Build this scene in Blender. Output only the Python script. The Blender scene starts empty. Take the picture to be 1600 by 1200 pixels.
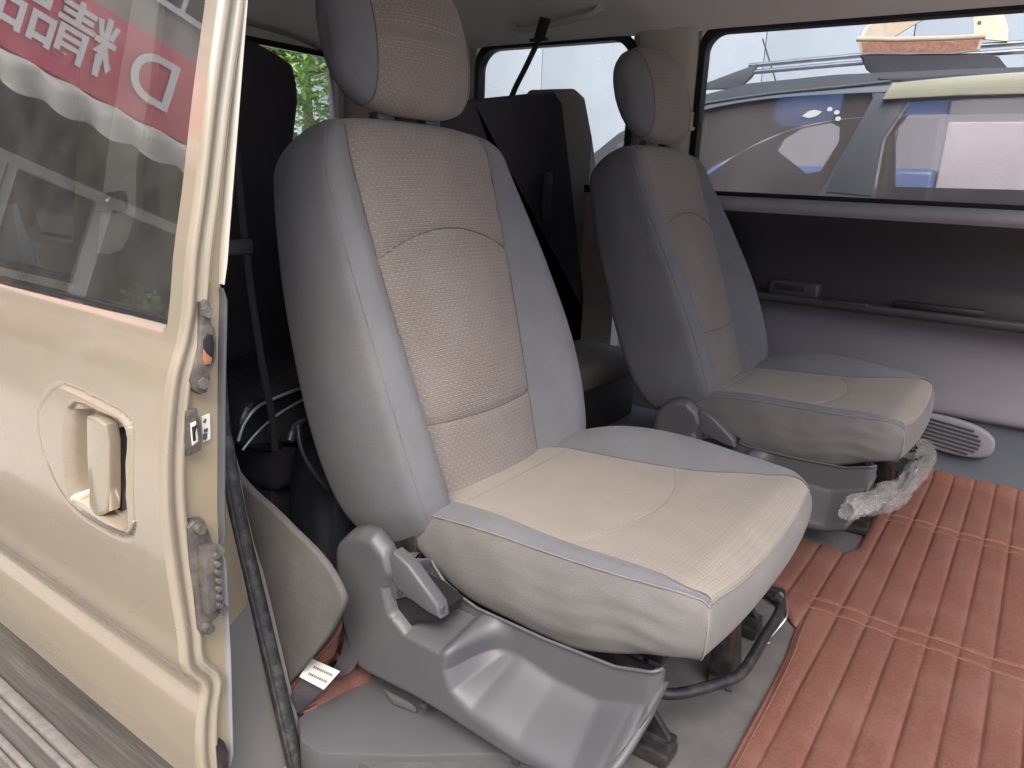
import bpy, bmesh, math, random
import numpy as np
from mathutils import Vector

rng = random.Random(7)
SC = bpy.context.scene
COL = SC.collection
R = math.radians

# ------------------------------------------------------------------ camera
F_PX, YAW, PITCH, ROLL, CAM_H = 1163.2, R(55.13), R(15.5), R(2.455), 0.80
_h = np.array([-math.cos(YAW), math.sin(YAW), 0.0])
_r0 = np.array([math.sin(YAW), math.cos(YAW), 0.0])
_z = np.array([0, 0, 1.0])
CF = _h * math.cos(PITCH) - _z * math.sin(PITCH)
_u0 = _h * math.sin(PITCH) + _z * math.cos(PITCH)
CR = _r0 * math.cos(ROLL) + _u0 * math.sin(ROLL)
CU = -_r0 * math.sin(ROLL) + _u0 * math.cos(ROLL)
CC = np.array([0, 0, CAM_H])
cam_d = bpy.data.cameras.new('camera')
cam = bpy.data.objects.new('camera', cam_d)
COL.objects.link(cam)
cam_d.sensor_width = 36.0
cam_d.lens = F_PX / 1600 * 36.0
cam_d.clip_start = 0.02
cam_d.clip_end = 500
from mathutils import Matrix
cam.matrix_world = Matrix(((CR[0], CU[0], -CF[0], CC[0]), (CR[1], CU[1], -CF[1], CC[1]), (CR[2], CU[2], -CF[2], CC[2]), (0, 0, 0, 1)))
SC.camera = cam

# ------------------------------------------------------------------ light
SUN_EL, SUN_AZ = R(50), R(-58)          # azimuth of the sun measured from +x towards +y
world = bpy.data.worlds.new('World')
SC.world = world
world.use_nodes = True
wn = world.node_tree
bg = wn.nodes['Background']
sky = wn.nodes.new('ShaderNodeTexSky')
sky.sky_type = 'NISHITA'
sky.sun_disc = False
sky.sun_elevation = SUN_EL
sky.sun_rotation = math.pi / 2 - SUN_AZ
sky.air_density = 1.0
sky.dust_density = 4.0
sky.ozone_density = 0.6
wn.links.new(sky.outputs[0], bg.inputs[0])
bg.inputs[1].default_value = 0.15
sun_d = bpy.data.lights.new('sun', 'SUN')
sun = bpy.data.objects.new('sun', sun_d)
COL.objects.link(sun)
sun_d.energy = 1.15
sun_d.angle = R(40)
sun_d.color = (1.0, 0.96, 0.91)
sd = Vector((math.cos(SUN_EL) * math.cos(SUN_AZ), math.cos(SUN_EL) * math.sin(SUN_AZ), math.sin(SUN_EL)))
sun.rotation_euler = sd.to_track_quat('Z', 'Y').to_euler()
sun.location = (0, -5, 12)
vs = SC.view_settings
vs.view_transform = 'Standard'
vs.look = 'None'
vs.gamma = 1.0
vs.exposure = 1.46
SC.cycles.use_denoising = True
SC.cycles.max_bounces = 10
SC.cycles.diffuse_bounces = 6
SC.cycles.transparent_max_bounces = 16


# ------------------------------------------------------------------ pixel -> point on a plane of the scene
def _ray(px, py):
    return F_PX * CF + (px - 800) * CR - (py - 600) * CU
def PX(px, py, x):
    d = _ray(px, py); return CC + d * x / d[0]
def PY(px, py, y):
    d = _ray(px, py); return CC + d * y / d[1]
def PZ(px, py, z):
    d = _ray(px, py); return CC + d * (z - CAM_H) / d[2]


# ------------------------------------------------------------------ materials
def lin(c):
    return tuple(((v / 255) / 12.92 if v / 255 <= 0.04045 else ((v / 255 + 0.055) / 1.055) ** 2.4) for v in c)

def mk(name, col, rough=0.6, metal=0.0, var=0.08, vscale=6.0, bump=0.0, bscale=300.0, coat=0.0, spec=0.5, sheen=0.0,
       dirt=None, dirt_scale=4.0, dirt_amt=0.4, stretch=None, rvar=0.0, bdist=0.002):
    m = bpy.data.materials.new(name)
    m.use_nodes = True
    t = m.node_tree
    b = t.nodes['Principled BSDF']
    b.inputs['Roughness'].default_value = rough
    b.inputs['Metallic'].default_value = metal
    b.inputs['Coat Weight'].default_value = coat
    b.inputs['Coat Roughness'].default_value = 0.06
    b.inputs['Specular IOR Level'].default_value = spec
    b.inputs['Sheen Weight'].default_value = sheen
    tc = t.nodes.new('ShaderNodeTexCoord')
    src = tc.outputs['Object']
    if stretch:
        mp = t.nodes.new('ShaderNodeMapping')
        mp.inputs['Scale'].default_value = stretch
        t.links.new(src, mp.inputs[0]); src = mp.outputs[0]
    n = t.nodes.new('ShaderNodeTexNoise')
    n.inputs['Scale'].default_value = vscale
    n.inputs['Detail'].default_value = 6
    n.inputs['Roughness'].default_value = 0.6
    t.links.new(src, n.inputs['Vector'])
    mr = t.nodes.new('ShaderNodeMapRange')
    mr.inputs[1].default_value = 0.3; mr.inputs[2].default_value = 0.7
    mr.inputs[3].default_value = 1 - var; mr.inputs[4].default_value = 1 + var
    t.links.new(n.outputs[0], mr.inputs[0])
    mx = t.nodes.new('ShaderNodeVectorMath'); mx.operation = 'SCALE'
    mx.inputs[0].default_value = col[:3]
    t.links.new(mr.outputs[0], mx.inputs['Scale'])
    out = mx.outputs[0]
    if dirt:
        dn = t.nodes.new('ShaderNodeTexNoise')
        dn.inputs['Scale'].default_value = dirt_scale; dn.inputs['Detail'].default_value = 8
        dn.inputs['Roughness'].default_value = 0.65
        t.links.new(src, dn.inputs['Vector'])
        dr = t.nodes.new('ShaderNodeMapRange')
        dr.inputs[1].default_value = 0.48; dr.inputs[2].default_value = 0.72
        dr.inputs[3].default_value = 0; dr.inputs[4].default_value = dirt_amt
        t.links.new(dn.outputs[0], dr.inputs[0])
        mm = t.nodes.new('ShaderNodeMix'); mm.data_type = 'RGBA'
        t.links.new(dr.outputs[0], mm.inputs[0])
        t.links.new(out, mm.inputs[6])
        mm.inputs[7].default_value = (*dirt, 1)
        out = mm.outputs[2]
    t.links.new(out, b.inputs['Base Color'])
    if rvar:
        rr = t.nodes.new('ShaderNodeMapRange')
        rr.inputs[1].default_value = 0.3; rr.inputs[2].default_value = 0.7
        rr.inputs[3].default_value = rough - rvar; rr.inputs[4].default_value = rough + rvar
        t.links.new(n.outputs[0], rr.inputs[0]); t.links.new(rr.outputs[0], b.inputs['Roughness'])
    if bump:
        bn = t.nodes.new('ShaderNodeTexNoise')
        bn.inputs['Scale'].default_value = bscale; bn.inputs['Detail'].default_value = 3
        t.links.new(src, bn.inputs['Vector'])
        bp = t.nodes.new('ShaderNodeBump')
        bp.inputs['Strength'].default_value = bump
        bp.inputs['Distance'].default_value = bdist
        t.links.new(bn.outputs[0], bp.inputs['Height'])
        t.links.new(bp.outputs[0], b.inputs['Normal'])
    return m

def mk_fabric(name, base, dot, pu=0.0135, pv=0.0085, lines=0.16, rad=0.17, dots=0.75, soil=None):
    """woven seat cloth, pattern laid out in metres in the UV map: staggered pale dots over fine cross ribs"""
    m = bpy.data.materials.new(name); m.use_nodes = True
    t = m.node_tree; b = t.nodes['Principled BSDF']
    b.inputs['Roughness'].default_value = 0.9
    b.inputs['Specular IOR Level'].default_value = 0.2
    b.inputs['Sheen Weight'].default_value = 0.15
    N = lambda k: t.nodes.new(k)
    def M(op, a, bb=None, c=None):
        n = N('ShaderNodeMath'); n.operation = op
        for i, v in enumerate((a, bb, c)):
            if v is None: continue
            if isinstance(v, (int, float)): n.inputs[i].default_value = v
            else: t.links.new(v, n.inputs[i])
        return n.outputs[0]
    uv = N('ShaderNodeUVMap'); sp = N('ShaderNodeSeparateXYZ')
    t.links.new(uv.outputs[0], sp.inputs[0])
    y = M('DIVIDE', sp.outputs[1], pv); x = M('DIVIDE', sp.outputs[0], pu)
    row = M('FLOOR', y)
    off = M('MULTIPLY', M('FLOORED_MODULO', row, 2.0), 0.5)
    fx = M('SUBTRACT', M('FRACT', M('ADD', x, off)), 0.5)
    fy = M('SUBTRACT', M('FRACT', y), 0.5)
    d = M('SQRT', M('ADD', M('MULTIPLY', fx, fx), M('MULTIPLY', M('MULTIPLY', fy, fy), 0.55)))
    mr = N('ShaderNodeMapRange'); t.links.new(d, mr.inputs[0])
    mr.inputs[1].default_value = rad * 0.5; mr.inputs[2].default_value = rad; mr.inputs[3].default_value = dots; mr.inputs[4].default_value = 0
    ln = M('SINE', M('MULTIPLY', sp.outputs[1], 2 * math.pi / (pv * 0.5)))
    noise = N('ShaderNodeTexNoise'); noise.inputs['Scale'].default_value = 9; noise.inputs['Detail'].default_value = 8
    tc = N('ShaderNodeTexCoord'); t.links.new(tc.outputs['Object'], noise.inputs['Vector'])
    k = M('ADD', M('MULTIPLY', ln, lines), M('ADD', 1.0, M('MULTIPLY', M('SUBTRACT', noise.outputs[0], 0.5), 0.35)))
    sc = N('ShaderNodeVectorMath'); sc.operation = 'SCALE'; sc.inputs[0].default_value = base
    t.links.new(k, sc.inputs['Scale'])
    out = sc.outputs[0]
    if soil:
        n2 = N('ShaderNodeTexNoise'); n2.inputs['Scale'].default_value = 5.5; n2.inputs['Detail'].default_value = 5
        t.links.new(tc.outputs['Object'], n2.inputs['Vector'])
        sr = N('ShaderNodeMapRange'); t.links.new(n2.outputs[0], sr.inputs[0])
        sr.inputs[1].default_value = 0.5; sr.inputs[2].default_value = 0.75; sr.inputs[3].default_value = 0; sr.inputs[4].default_value = 0.6
        sm = N('ShaderNodeMix'); sm.data_type = 'RGBA'
        t.links.new(sr.outputs[0], sm.inputs[0]); t.links.new(out, sm.inputs[6]); sm.inputs[7].default_value = (*soil, 1)
        out = sm.outputs[2]
    mm = N('ShaderNodeMix'); mm.data_type = 'RGBA'
    t.links.new(mr.outputs[0], mm.inputs[0]); t.links.new(out, mm.inputs[6])
    mm.inputs[7].default_value = (*dot, 1)
    t.links.new(mm.outputs[2], b.inputs['Base Color'])
    fine = N('ShaderNodeTexNoise'); fine.inputs['Scale'].default_value = 700
    t.links.new(tc.outputs['Object'], fine.inputs['Vector'])
    hgt = M('ADD', M('MULTIPLY', ln, 0.5), M('ADD', mr.outputs[0], fine.outputs[0]))
    bp = N('ShaderNodeBump'); bp.inputs['Strength'].default_value = 0.45; bp.inputs['Distance'].default_value = 0.0012
    t.links.new(hgt, bp.inputs['Height']); t.links.new(bp.outputs[0], b.inputs['Normal'])
    return m

def mk_glass(name, tint=(0.9, 0.93, 0.93), ior=1.5, rough=0.0, dust_sheen=0.0, dcol=(0.6, 0.6, 0.58), dscale=14):
    """thin pane: clear or tinted transmission under a Fresnel reflection, a diffuse film for dirt or painted-in reflections"""
    m = bpy.data.materials.new(name); m.use_nodes = True
    t = m.node_tree
    for n in list(t.nodes):
        if n.type != 'OUTPUT_MATERIAL': t.nodes.remove(n)
    o = [n for n in t.nodes if n.type == 'OUTPUT_MATERIAL'][0]
    tr = t.nodes.new('ShaderNodeBsdfTransparent'); tr.inputs[0].default_value = (*tint, 1)
    gl = t.nodes.new('ShaderNodeBsdfGlossy'); gl.inputs['Roughness'].default_value = rough
    fr = t.nodes.new('ShaderNodeFresnel'); fr.inputs[0].default_value = ior
    mx = t.nodes.new('ShaderNodeMixShader')
    t.links.new(fr.outputs[0], mx.inputs[0]); t.links.new(tr.outputs[0], mx.inputs[1]); t.links.new(gl.outputs[0], mx.inputs[2])
    out = mx.outputs[0]
    if dust_sheen:
        df = t.nodes.new('ShaderNodeBsdfDiffuse'); df.inputs[0].default_value = (*dcol, 1)
        ns = t.nodes.new('ShaderNodeTexNoise'); ns.inputs['Scale'].default_value = dscale; ns.inputs['Detail'].default_value = 10 if dscale > 8 else 2
        tc = t.nodes.new('ShaderNodeTexCoord'); t.links.new(tc.outputs['Object'], ns.inputs['Vector'])
        mr = t.nodes.new('ShaderNodeMapRange'); t.links.new(ns.outputs[0], mr.inputs[0])
        mr.inputs[1].default_value = 0.3; mr.inputs[2].default_value = 0.75; mr.inputs[3].default_value = dust_sheen * 0.3; mr.inputs[4].default_value = dust_sheen
        m2 = t.nodes.new('ShaderNodeMixShader')
        t.links.new(mr.outputs[0], m2.inputs[0]); t.links.new(out, m2.inputs[1]); t.links.new(df.outputs[0], m2.inputs[2])
        out = m2.outputs[0]
    t.links.new(out, o.inputs[0])
    return m

M = {}
M['grey_cloth'] = mk('grey_cloth', (0.132, 0.136, 0.150), 0.85, var=0.09, vscale=9, bump=0.55, bscale=650, spec=0.25, sheen=0.1, dirt=(0.175, 0.160, 0.148), dirt_scale=5, dirt_amt=0.4)
M['skirt_cloth'] = mk('skirt_cloth', (0.150, 0.146, 0.143), 0.85, var=0.09, vscale=9, bump=0.55, bscale=650, spec=0.25, sheen=0.1, dirt=(0.115, 0.092, 0.074), dirt_scale=6, dirt_amt=0.35)
M['dot_cloth'] = mk_fabric('dot_cloth', (0.185, 0.163, 0.152), (0.33, 0.295, 0.25), pu=.0125, pv=.0075, lines=.10, rad=.13, dots=.8, soil=(0.165, 0.132, 0.115))
M['tan_cloth'] = mk_fabric('tan_cloth', (0.225, 0.202, 0.176), (0.30, 0.27, 0.235), pu=0.008, pv=0.0075, lines=0.05, rad=0.30, dots=0.28, soil=(0.175, 0.140, 0.114))
M['seam'] = mk('seam', (0.10, 0.094, 0.09), 0.9, bump=0.3)
M['seam_pale'] = mk('seam_pale', (0.20, 0.185, 0.17), 0.9, bump=0.3)
M['plastic'] = mk('plastic', (0.078, 0.079, 0.086), 0.48, var=0.04, bump=0.12, bscale=1400, bdist=0.001, dirt=(0.115, 0.11, 0.105), dirt_scale=5, dirt_amt=0.15, rvar=0.05)
M['plastic_dark'] = mk('plastic_dark', (0.035, 0.034, 0.038), 0.5, var=0.08, bump=0.1, bscale=1200, bdist=0.001)
M['black_metal'] = mk('black_metal', (0.012, 0.012, 0.014), 0.3, var=0.2, vscale=30, dirt=(0.12, 0.10, 0.085), dirt_scale=25, dirt_amt=0.35)
M['steel'] = mk('steel', (0.5, 0.5, 0.5), 0.3, 1.0, var=0.15, vscale=30)
M['paint'] = mk('champagne_paint', (0.385, 0.333, 0.250), 0.24, 0.35, var=0.02, vscale=3, coat=1.0, dirt=(0.28, 0.25, 0.205), dirt_scale=5, dirt_amt=0.45, stretch=(0.45, 1.2, 1.2), rvar=0.08)
M['paint_inner'] = mk('champagne_paint_inner', (0.33, 0.28, 0.185), 0.45, 0.2, var=0.05, vscale=8, coat=0.2, dirt=(0.27, 0.22, 0.16), dirt_scale=9, dirt_amt=0.5)
M['rubber'] = mk('rubber', (0.022, 0.022, 0.024), 0.55, var=0.2, vscale=60, bump=0.6, bscale=260, dirt=(0.16, 0.15, 0.14), dirt_scale=60, dirt_amt=0.4)
M['black_gasket'] = mk('black_gasket', (0.01, 0.01, 0.012), 0.5)
M['headliner'] = mk('headliner', (0.74, 0.71, 0.68), 0.95, var=0.03, bump=0.4, bscale=700, spec=0.15)
M['beige_trim'] = mk('beige_trim', (0.47, 0.44, 0.385), 0.6, var=0.04, bump=0.1, bscale=900)
M['lower_trim'] = mk('lower_trim', (0.15, 0.143, 0.136), 0.7, var=0.06, bump=0.2, bscale=700)
M['belt_web'] = mk('belt_web', (0.011, 0.011, 0.013), 0.8, bump=0.4, bscale=700)
M['divider'] = mk('divider', (0.85, 0.80, 0.68), 0.6, var=0.03)
M['carpet'] = mk('carpet', (0.115, 0.112, 0.114), 0.95, var=0.14, vscale=18, bump=1.0, bscale=900, spec=0.1, dirt=(0.175, 0.165, 0.15), dirt_scale=10, dirt_amt=0.4)
M['arch_carpet'] = mk('arch_carpet', (0.105, 0.100, 0.096), 0.95, var=0.1, vscale=20, bump=0.6, bscale=900, spec=0.1, dirt=(0.085, 0.076, 0.068), dirt_scale=8, dirt_amt=0.4)
M['mat_leather'] = mk('mat_leather', (0.132, 0.055, 0.041), 0.70, var=0.20, vscale=150, bump=0.9, bscale=420, spec=0.35, dirt=(0.175, 0.088, 0.070), dirt_scale=6, dirt_amt=0.7, bdist=0.0014)
M['mat_thread'] = mk('mat_thread', (0.19, 0.088, 0.064), 0.8, var=0.2, vscale=200)
M['door_dark'] = mk('door_dark', (0.020, 0.019, 0.023), 0.40, var=0.05, bump=0.15, bscale=1100, bdist=0.001)
M['door_lilac'] = mk('door_lilac', (0.165, 0.162, 0.19), 0.7, var=0.04, bump=0.2, bscale=900, bdist=0.001)
M['door_ledge'] = mk('door_ledge', (0.25, 0.25, 0.265), 0.55, var=0.04, bump=0.15, bscale=900, bdist=0.001)
M['door_kick'] = mk('door_kick', (0.075, 0.088, 0.108), 0.8, var=0.1, bump=0.5, bscale=800)
M['black_cloth'] = mk('black_cloth', (0.042, 0.039, 0.047), 0.9, var=0.12, bump=0.4, bscale=800, spec=0.2)
M['rear_cloth'] = mk('rear_cloth', (0.21, 0.205, 0.19), 0.9, var=0.08, bump=0.3, bscale=700, spec=0.2)
M['black_leather'] = mk('black_leather', (0.020, 0.022, 0.027), 0.22, var=0.15, vscale=20, bump=0.5, bscale=220)
M['mesh_cloth'] = mk('mesh_cloth', (0.035, 0.034, 0.036), 0.8, var=0.5, vscale=500, bump=1.0, bscale=600)
M['silver_piping'] = mk('silver_piping', (0.45, 0.46, 0.48), 0.35, 0.3)
M['step_board'] = mk('step_board', (0.085, 0.079, 0.071), 0.85, var=0.28, vscale=40, bump=0.6, bscale=120, dirt=(0.19, 0.172, 0.15), dirt_scale=16, dirt_amt=0.7, stretch=(0.10, 1.6, 1.6))
M['step_ridge'] = mk('step_ridge', (0.17, 0.158, 0.142), 0.8, var=0.25, vscale=40, bump=0.4, bscale=150, dirt=(0.24, 0.22, 0.2), dirt_scale=26, dirt_amt=0.7)
M['bolt'] = mk('bolt', (0.22, 0.21, 0.20), 0.5, 0.6, var=0.4, vscale=80, bump=0.4, bscale=300, dirt=(0.12, 0.10, 0.08), dirt_scale=60, dirt_amt=0.7)
M['dirty_metal'] = mk('dirty_metal', (0.11, 0.10, 0.095), 0.55, 0.35, var=0.35, vscale=40, bump=0.5, bscale=150, dirt=(0.30, 0.26, 0.2), dirt_scale=30, dirt_amt=0.6)
M['white_label'] = mk('white_label', (0.62, 0.61, 0.57), 0.6, var=0.03)
M['ink'] = mk('ink', (0.06, 0.06, 0.07), 0.7)
M['ink_red'] = mk('ink_red', (0.35, 0.03, 0.05), 0.7)
M['suv_paint'] = mk('suv_paint', (0.15, 0.155, 0.17), 0.28, 0.4, var=0.05, coat=1.0)
M['suv_trim'] = mk('suv_trim', (0.09, 0.092, 0.105), 0.4, var=0.05)
M['suv_inner'] = mk('suv_inner', (0.42, 0.37, 0.36), 0.9, var=0.1)
M['visor'] = mk('visor', (0.40, 0.37, 0.27), 0.25, var=0.04, coat=0.5)
M['tyre'] = mk('tyre', (0.02, 0.02, 0.02), 0.8, bump=0.4, bscale=80)
M['card'] = mk('card', (0.56, 0.44, 0.32), 0.8, var=0.06, bump=0.15, bscale=80)
M['card_print'] = mk('card_print', (0.33, 0.15, 0.10), 0.8, var=0.45, vscale=90)
M['blue_paint'] = mk('blue_paint', (0.055, 0.15, 0.40), 0.35, var=0.1, coat=0.5)
M['white_paint'] = mk('white_paint', (0.74, 0.75, 0.77), 0.45, var=0.03)
M['pale_wall'] = mk('pale_wall', (0.40, 0.425, 0.465), 0.85, var=0.03, vscale=1.2, bump=0.1, bscale=40)
M['asphalt'] = mk('concrete', (0.40, 0.385, 0.36), 0.9, var=0.2, vscale=9, bump=0.8, bscale=160, dirt=(0.32, 0.305, 0.28), dirt_scale=1.5)
M['bark'] = mk('bark', (0.12, 0.085, 0.055), 0.95, var=0.3, vscale=30, bump=1.0, bscale=40)
M['leaf'] = mk('leaf', (0.20, 0.36, 0.07), 0.55, var=0.35, vscale=1.7)
M['leaf'].node_tree.nodes['Principled BSDF'].inputs['Transmission Weight'].default_value = 0.0
M['shop_stone'] = mk('shop_stone', (0.42, 0.40, 0.37), 0.8, var=0.08, bump=0.3, bscale=30)
M['shop_dark'] = mk('shop_dark', (0.02, 0.024, 0.032), 0.35, var=0.3, vscale=2)
M['shop_frame'] = mk('shop_frame', (0.78, 0.78, 0.77), 0.4, 0.2, var=0.05)
M['sign_red'] = mk('sign_red', (0.68, 0.10, 0.16), 0.5, var=0.08)
M['sign_white'] = mk('sign_white', (0.90, 0.89, 0.87), 0.5, var=0.03)
M['awning'] = mk('awning', (0.62, 0.60, 0.55), 0.85, var=0.25, vscale=3, bump=0.2, bscale=60)
M['brick_orange'] = mk('brick_orange', (0.30, 0.13, 0.07), 0.85, var=0.25, vscale=10)
M['glass_clear'] = mk_glass('glass_clear', (0.86, 0.90, 0.92), 1.5, dust_sheen=0.06)
M['glass_door'] = mk_glass('glass_door', (0.92, 0.95, 0.93), 2.3, dust_sheen=0.07)
M['glass_suv'] = mk_glass('glass_suv', (0.93, 0.89, 0.89), 1.45, dust_sheen=0.15, dcol=(0.66, 0.58, 0.58), dscale=1.6)  # pink milky film stands in for reflections of van side and sky
M['glass_dark'] = mk_glass('glass_dark', (0.12, 0.13, 0.14), 1.5)

def mk_wrap():
    m = bpy.data.materials.new('plastic_wrap'); m.use_nodes = True
    t = m.node_tree; b = t.nodes['Principled BSDF']
    b.inputs['Base Color'].default_value = (0.45, 0.44, 0.43, 1)
    b.inputs['Roughness'].default_value = 0.16
    b.inputs['Alpha'].default_value = 0.40
    tc = t.nodes.new('ShaderNodeTexCoord'); n = t.nodes.new('ShaderNodeTexNoise'); n.inputs['Scale'].default_value = 70
    n.inputs['Distortion'].default_value = 1.5
    t.links.new(tc.outputs['Object'], n.inputs['Vector'])
    bp = t.nodes.new('ShaderNodeBump'); bp.inputs['Strength'].default_value = 1.0; bp.inputs['Distance'].default_value = 0.008
    t.links.new(n.outputs[0], bp.inputs['Height']); t.links.new(bp.outputs[0], b.inputs['Normal'])
    return m
M['wrap'] = mk_wrap()


# ------------------------------------------------------------------ object helpers
def tag(o, label=None, cat=None, group=None, kind=None):
    if label: o['label'] = label
    if cat: o['category'] = cat
    if group: o['group'] = group
    if kind: o['kind'] = kind
    return o

def empty(name, loc=(0, 0, 0)):
    o = bpy.data.objects.new(name, None); COL.objects.link(o); o.location = loc
    o.empty_display_size = 0.1
    return o

def parent_keep(o, p):
    o.parent = p
    if p is not None:
        # every part is modelled in scene coordinates; keep it there under a parent that may be offset
        q = p; off = Vector((0, 0, 0))
        while q is not None:
            off += q.location; q = q.parent
        o.location = -off
    return o

def mesh(name, verts, faces, mat, parent=None, smooth=True, uv=None, angle=40):
    me = bpy.data.meshes.new(name)
    me.from_pydata([tuple(float(c) for c in v) for v in verts], [], [tuple(int(i) for i in f) for f in faces])
    me.validate(clean_customdata=False)
    if smooth:
        me.polygons.foreach_set('use_smooth', [True] * len(me.polygons))
        if angle < 179: me.set_sharp_from_angle(angle=R(angle))
    if uv is not None:
        l = me.uv_layers.new(name='UVMap')
        idx = np.zeros(len(me.loops), dtype=np.int32); me.loops.foreach_get('vertex_index', idx)
        arr = np.asarray(uv, dtype=np.float32)[idx].ravel()
        l.data.foreach_set('uv', arr)
    me.materials.append(M[mat] if isinstance(mat, str) else mat)
    o = bpy.data.objects.new(name, me); COL.objects.link(o)
    return parent_keep(o, parent)

def from_bm(name, bm, mat, parent=None, smooth=True, angle=40):
    bmesh.ops.recalc_face_normals(bm, faces=bm.faces)
    me = bpy.data.meshes.new(name); bm.to_mesh(me); bm.free()
    if smooth:
        me.polygons.foreach_set('use_smooth', [True] * len(me.polygons)); me.set_sharp_from_angle(angle=R(angle))
    me.materials.append(M[mat] if isinstance(mat, str) else mat)
    o = bpy.data.objects.new(name, me); COL.objects.link(o)
    return parent_keep(o, parent)

def add_box(bm, lo, hi, bev=0.0, seg=2):
    lo, hi = np.array(lo, float), np.array(hi, float)
    r = bmesh.ops.create_cube(bm, size=1.0)
    vs_ = r['verts']
    for v in vs_:
        v.co = Vector(((lo + hi) / 2 + np.array(v.co) * (hi - lo)))
    if bev > 0:
        es = list({e for v in vs_ for e in v.link_edges})
        bmesh.ops.bevel(bm, geom=es, offset=bev, segments=seg, profile=0.5, affect='EDGES')

def box(name, lo, hi, mat, parent=None, bev=0.0, seg=2):
    bm = bmesh.new(); add_box(bm, lo, hi, bev, seg)
    return from_bm(name, bm, mat, parent)

def add_prism(bm, pts, off, bev=0.0, seg=2):
    """closed polygon pts (3D) pushed along off"""
    a = [bm.verts.new(tuple(p)) for p in pts]
    b = [bm.verts.new(tuple(np.array(p, float) + np.array(off, float))) for p in pts]
    n = len(a)
    fs = [bm.faces.new(a), bm.faces.new(b[::-1])]
    for i in range(n):
        fs.append(bm.faces.new([a[(i + 1) % n], a[i], b[i], b[(i + 1) % n]]))
    bmesh.ops.recalc_face_normals(bm, faces=fs)
    if bev > 0:
        es = list({e for f in fs[:2] for e in f.edges})
        bmesh.ops.bevel(bm, geom=es, offset=bev, segments=seg, profile=0.5, affect='EDGES')

def prism(name, pts, off, mat, parent=None, bev=0.0, seg=2, angle=40):
    bm = bmesh.new(); add_prism(bm, pts, off, bev, seg)
    bmesh.ops.triangulate(bm, faces=[f for f in bm.faces if len(f.verts) > 4])
    return from_bm(name, bm, mat, parent, angle=angle)

def spline(pts, n=8, closed=False):
    """Catmull-Rom through pts"""
    p = [np.array(q, float) for q in pts]
    out = []
    N = len(p)
    rngi = range(N) if closed else range(N - 1)
    for i in rngi:
        if closed:
            a, b, c, d = p[(i - 1) % N], p[i], p[(i + 1) % N], p[(i + 2) % N]
        else:
            a, b, c, d = p[max(i - 1, 0)], p[i], p[i + 1], p[min(i + 2, N - 1)]
        for k in range(n):
            t = k / n
            out.append(0.5 * ((2 * b) + (c - a) * t + (2 * a - 5 * b + 4 * c - d) * t * t + (3 * b - a - 3 * c + d) * t ** 3))
    if not closed: out.append(p[-1])
    return out

def tube_data(pts, rad, n=8, closed=False, flat=None):
    """flat = (width, thickness, wide_axis) makes a strap"""
    p = [np.array(q, float) for q in pts]
    N = len(p); V = []; Fc = []
    up = None
    for i in range(N):
        if closed: t = p[(i + 1) % N] - p[(i - 1) % N]
        else: t = p[min(i + 1, N - 1)] - p[max(i - 1, 0)]
        t = t / (np.linalg.norm(t) + 1e-12)
        if flat is not None:
            a = np.array(flat[2], float); a = a - t * (a @ t); a /= np.linalg.norm(a) + 1e-12
        else:
            if up is None:
                up = np.array([0, 0, 1.0]) if abs(t[2]) < 0.9 else np.array([1.0, 0, 0])
            a = up - t * (up @ t); a /= np.linalg.norm(a) + 1e-12; up = a
        b = np.cross(t, a)
        r = rad[i] if hasattr(rad, '__len__') else rad
        for k in range(n):
            an = 2 * math.pi * k / n
            if flat is not None:
                ca, sa = math.cos(an), math.sin(an)
                e = 0.35
                V.append(p[i] + a * flat[0] / 2 * math.copysign(abs(ca) ** e, ca) + b * flat[1] / 2 * math.copysign(abs(sa) ** e, sa))
            else:
                V.append(p[i] + (a * math.cos(an) + b * math.sin(an)) * r)
    for i in range(N if closed else N - 1):
        j = (i + 1) % N
        for k in range(n):
            Fc.append((i * n + k, i * n + (k + 1) % n, j * n + (k + 1) % n, j * n + k))
    if not closed:
        Fc.append(tuple(range(n))[::-1]); Fc.append(tuple((N - 1) * n + k for k in range(n)))
    return V, Fc

def tube(name, pts, rad, mat, parent=None, n=8, closed=False, flat=None):
    V, Fc = tube_data(pts, rad, n, closed, flat)
    return mesh(name, V, Fc, mat, parent, angle=60)

def join_data(parts):
    V, Fc = [], []
    for v, f in parts:
        o = len(V); V += list(v); Fc += [tuple(i + o for i in q) for q in f]
    return V, Fc

def lerp(x, xs, ys):
    return float(np.interp(x, xs, ys))

def smooth_lerp(x, xs, ys):
    """monotone-ish smooth interpolation: cosine eased between knots of a catmull curve"""
    xs = list(xs); ys = list(ys)
    if x <= xs[0]: return ys[0]
    if x >= xs[-1]: return ys[-1]
    i = max(j for j in range(len(xs)) if xs[j] <= x)
    t = (x - xs[i]) / (xs[i + 1] - xs[i])
    def slope(j):
        if j == 0: return (ys[1] - ys[0]) / (xs[1] - xs[0])
        if j == len(xs) - 1: return (ys[-1] - ys[-2]) / (xs[-1] - xs[-2])
        return (ys[j + 1] - ys[j - 1]) / (xs[j + 1] - xs[j - 1])
    h = xs[i + 1] - xs[i]; m0, m1 = slope(i) * h, slope(i + 1) * h
    return (2 * t ** 3 - 3 * t * t + 1) * ys[i] + (t ** 3 - 2 * t * t + t) * m0 + (-2 * t ** 3 + 3 * t * t) * ys[i + 1] + (t ** 3 - t * t) * m1

def sstep(a, b, x):
    t = min(1, max(0, (x - a) / (b - a))); return t * t * (3 - 2 * t)

def grid_faces(nu, nv, off=0, wrap_u=False):
    f = []
    for i in range(nu if wrap_u else nu - 1):
        for j in range(nv - 1):
            a = i * nv + j; b = ((i + 1) % nu) * nv + j
            f.append((off + a, off + b, off + b + 1, off + a + 1))
    return f

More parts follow.
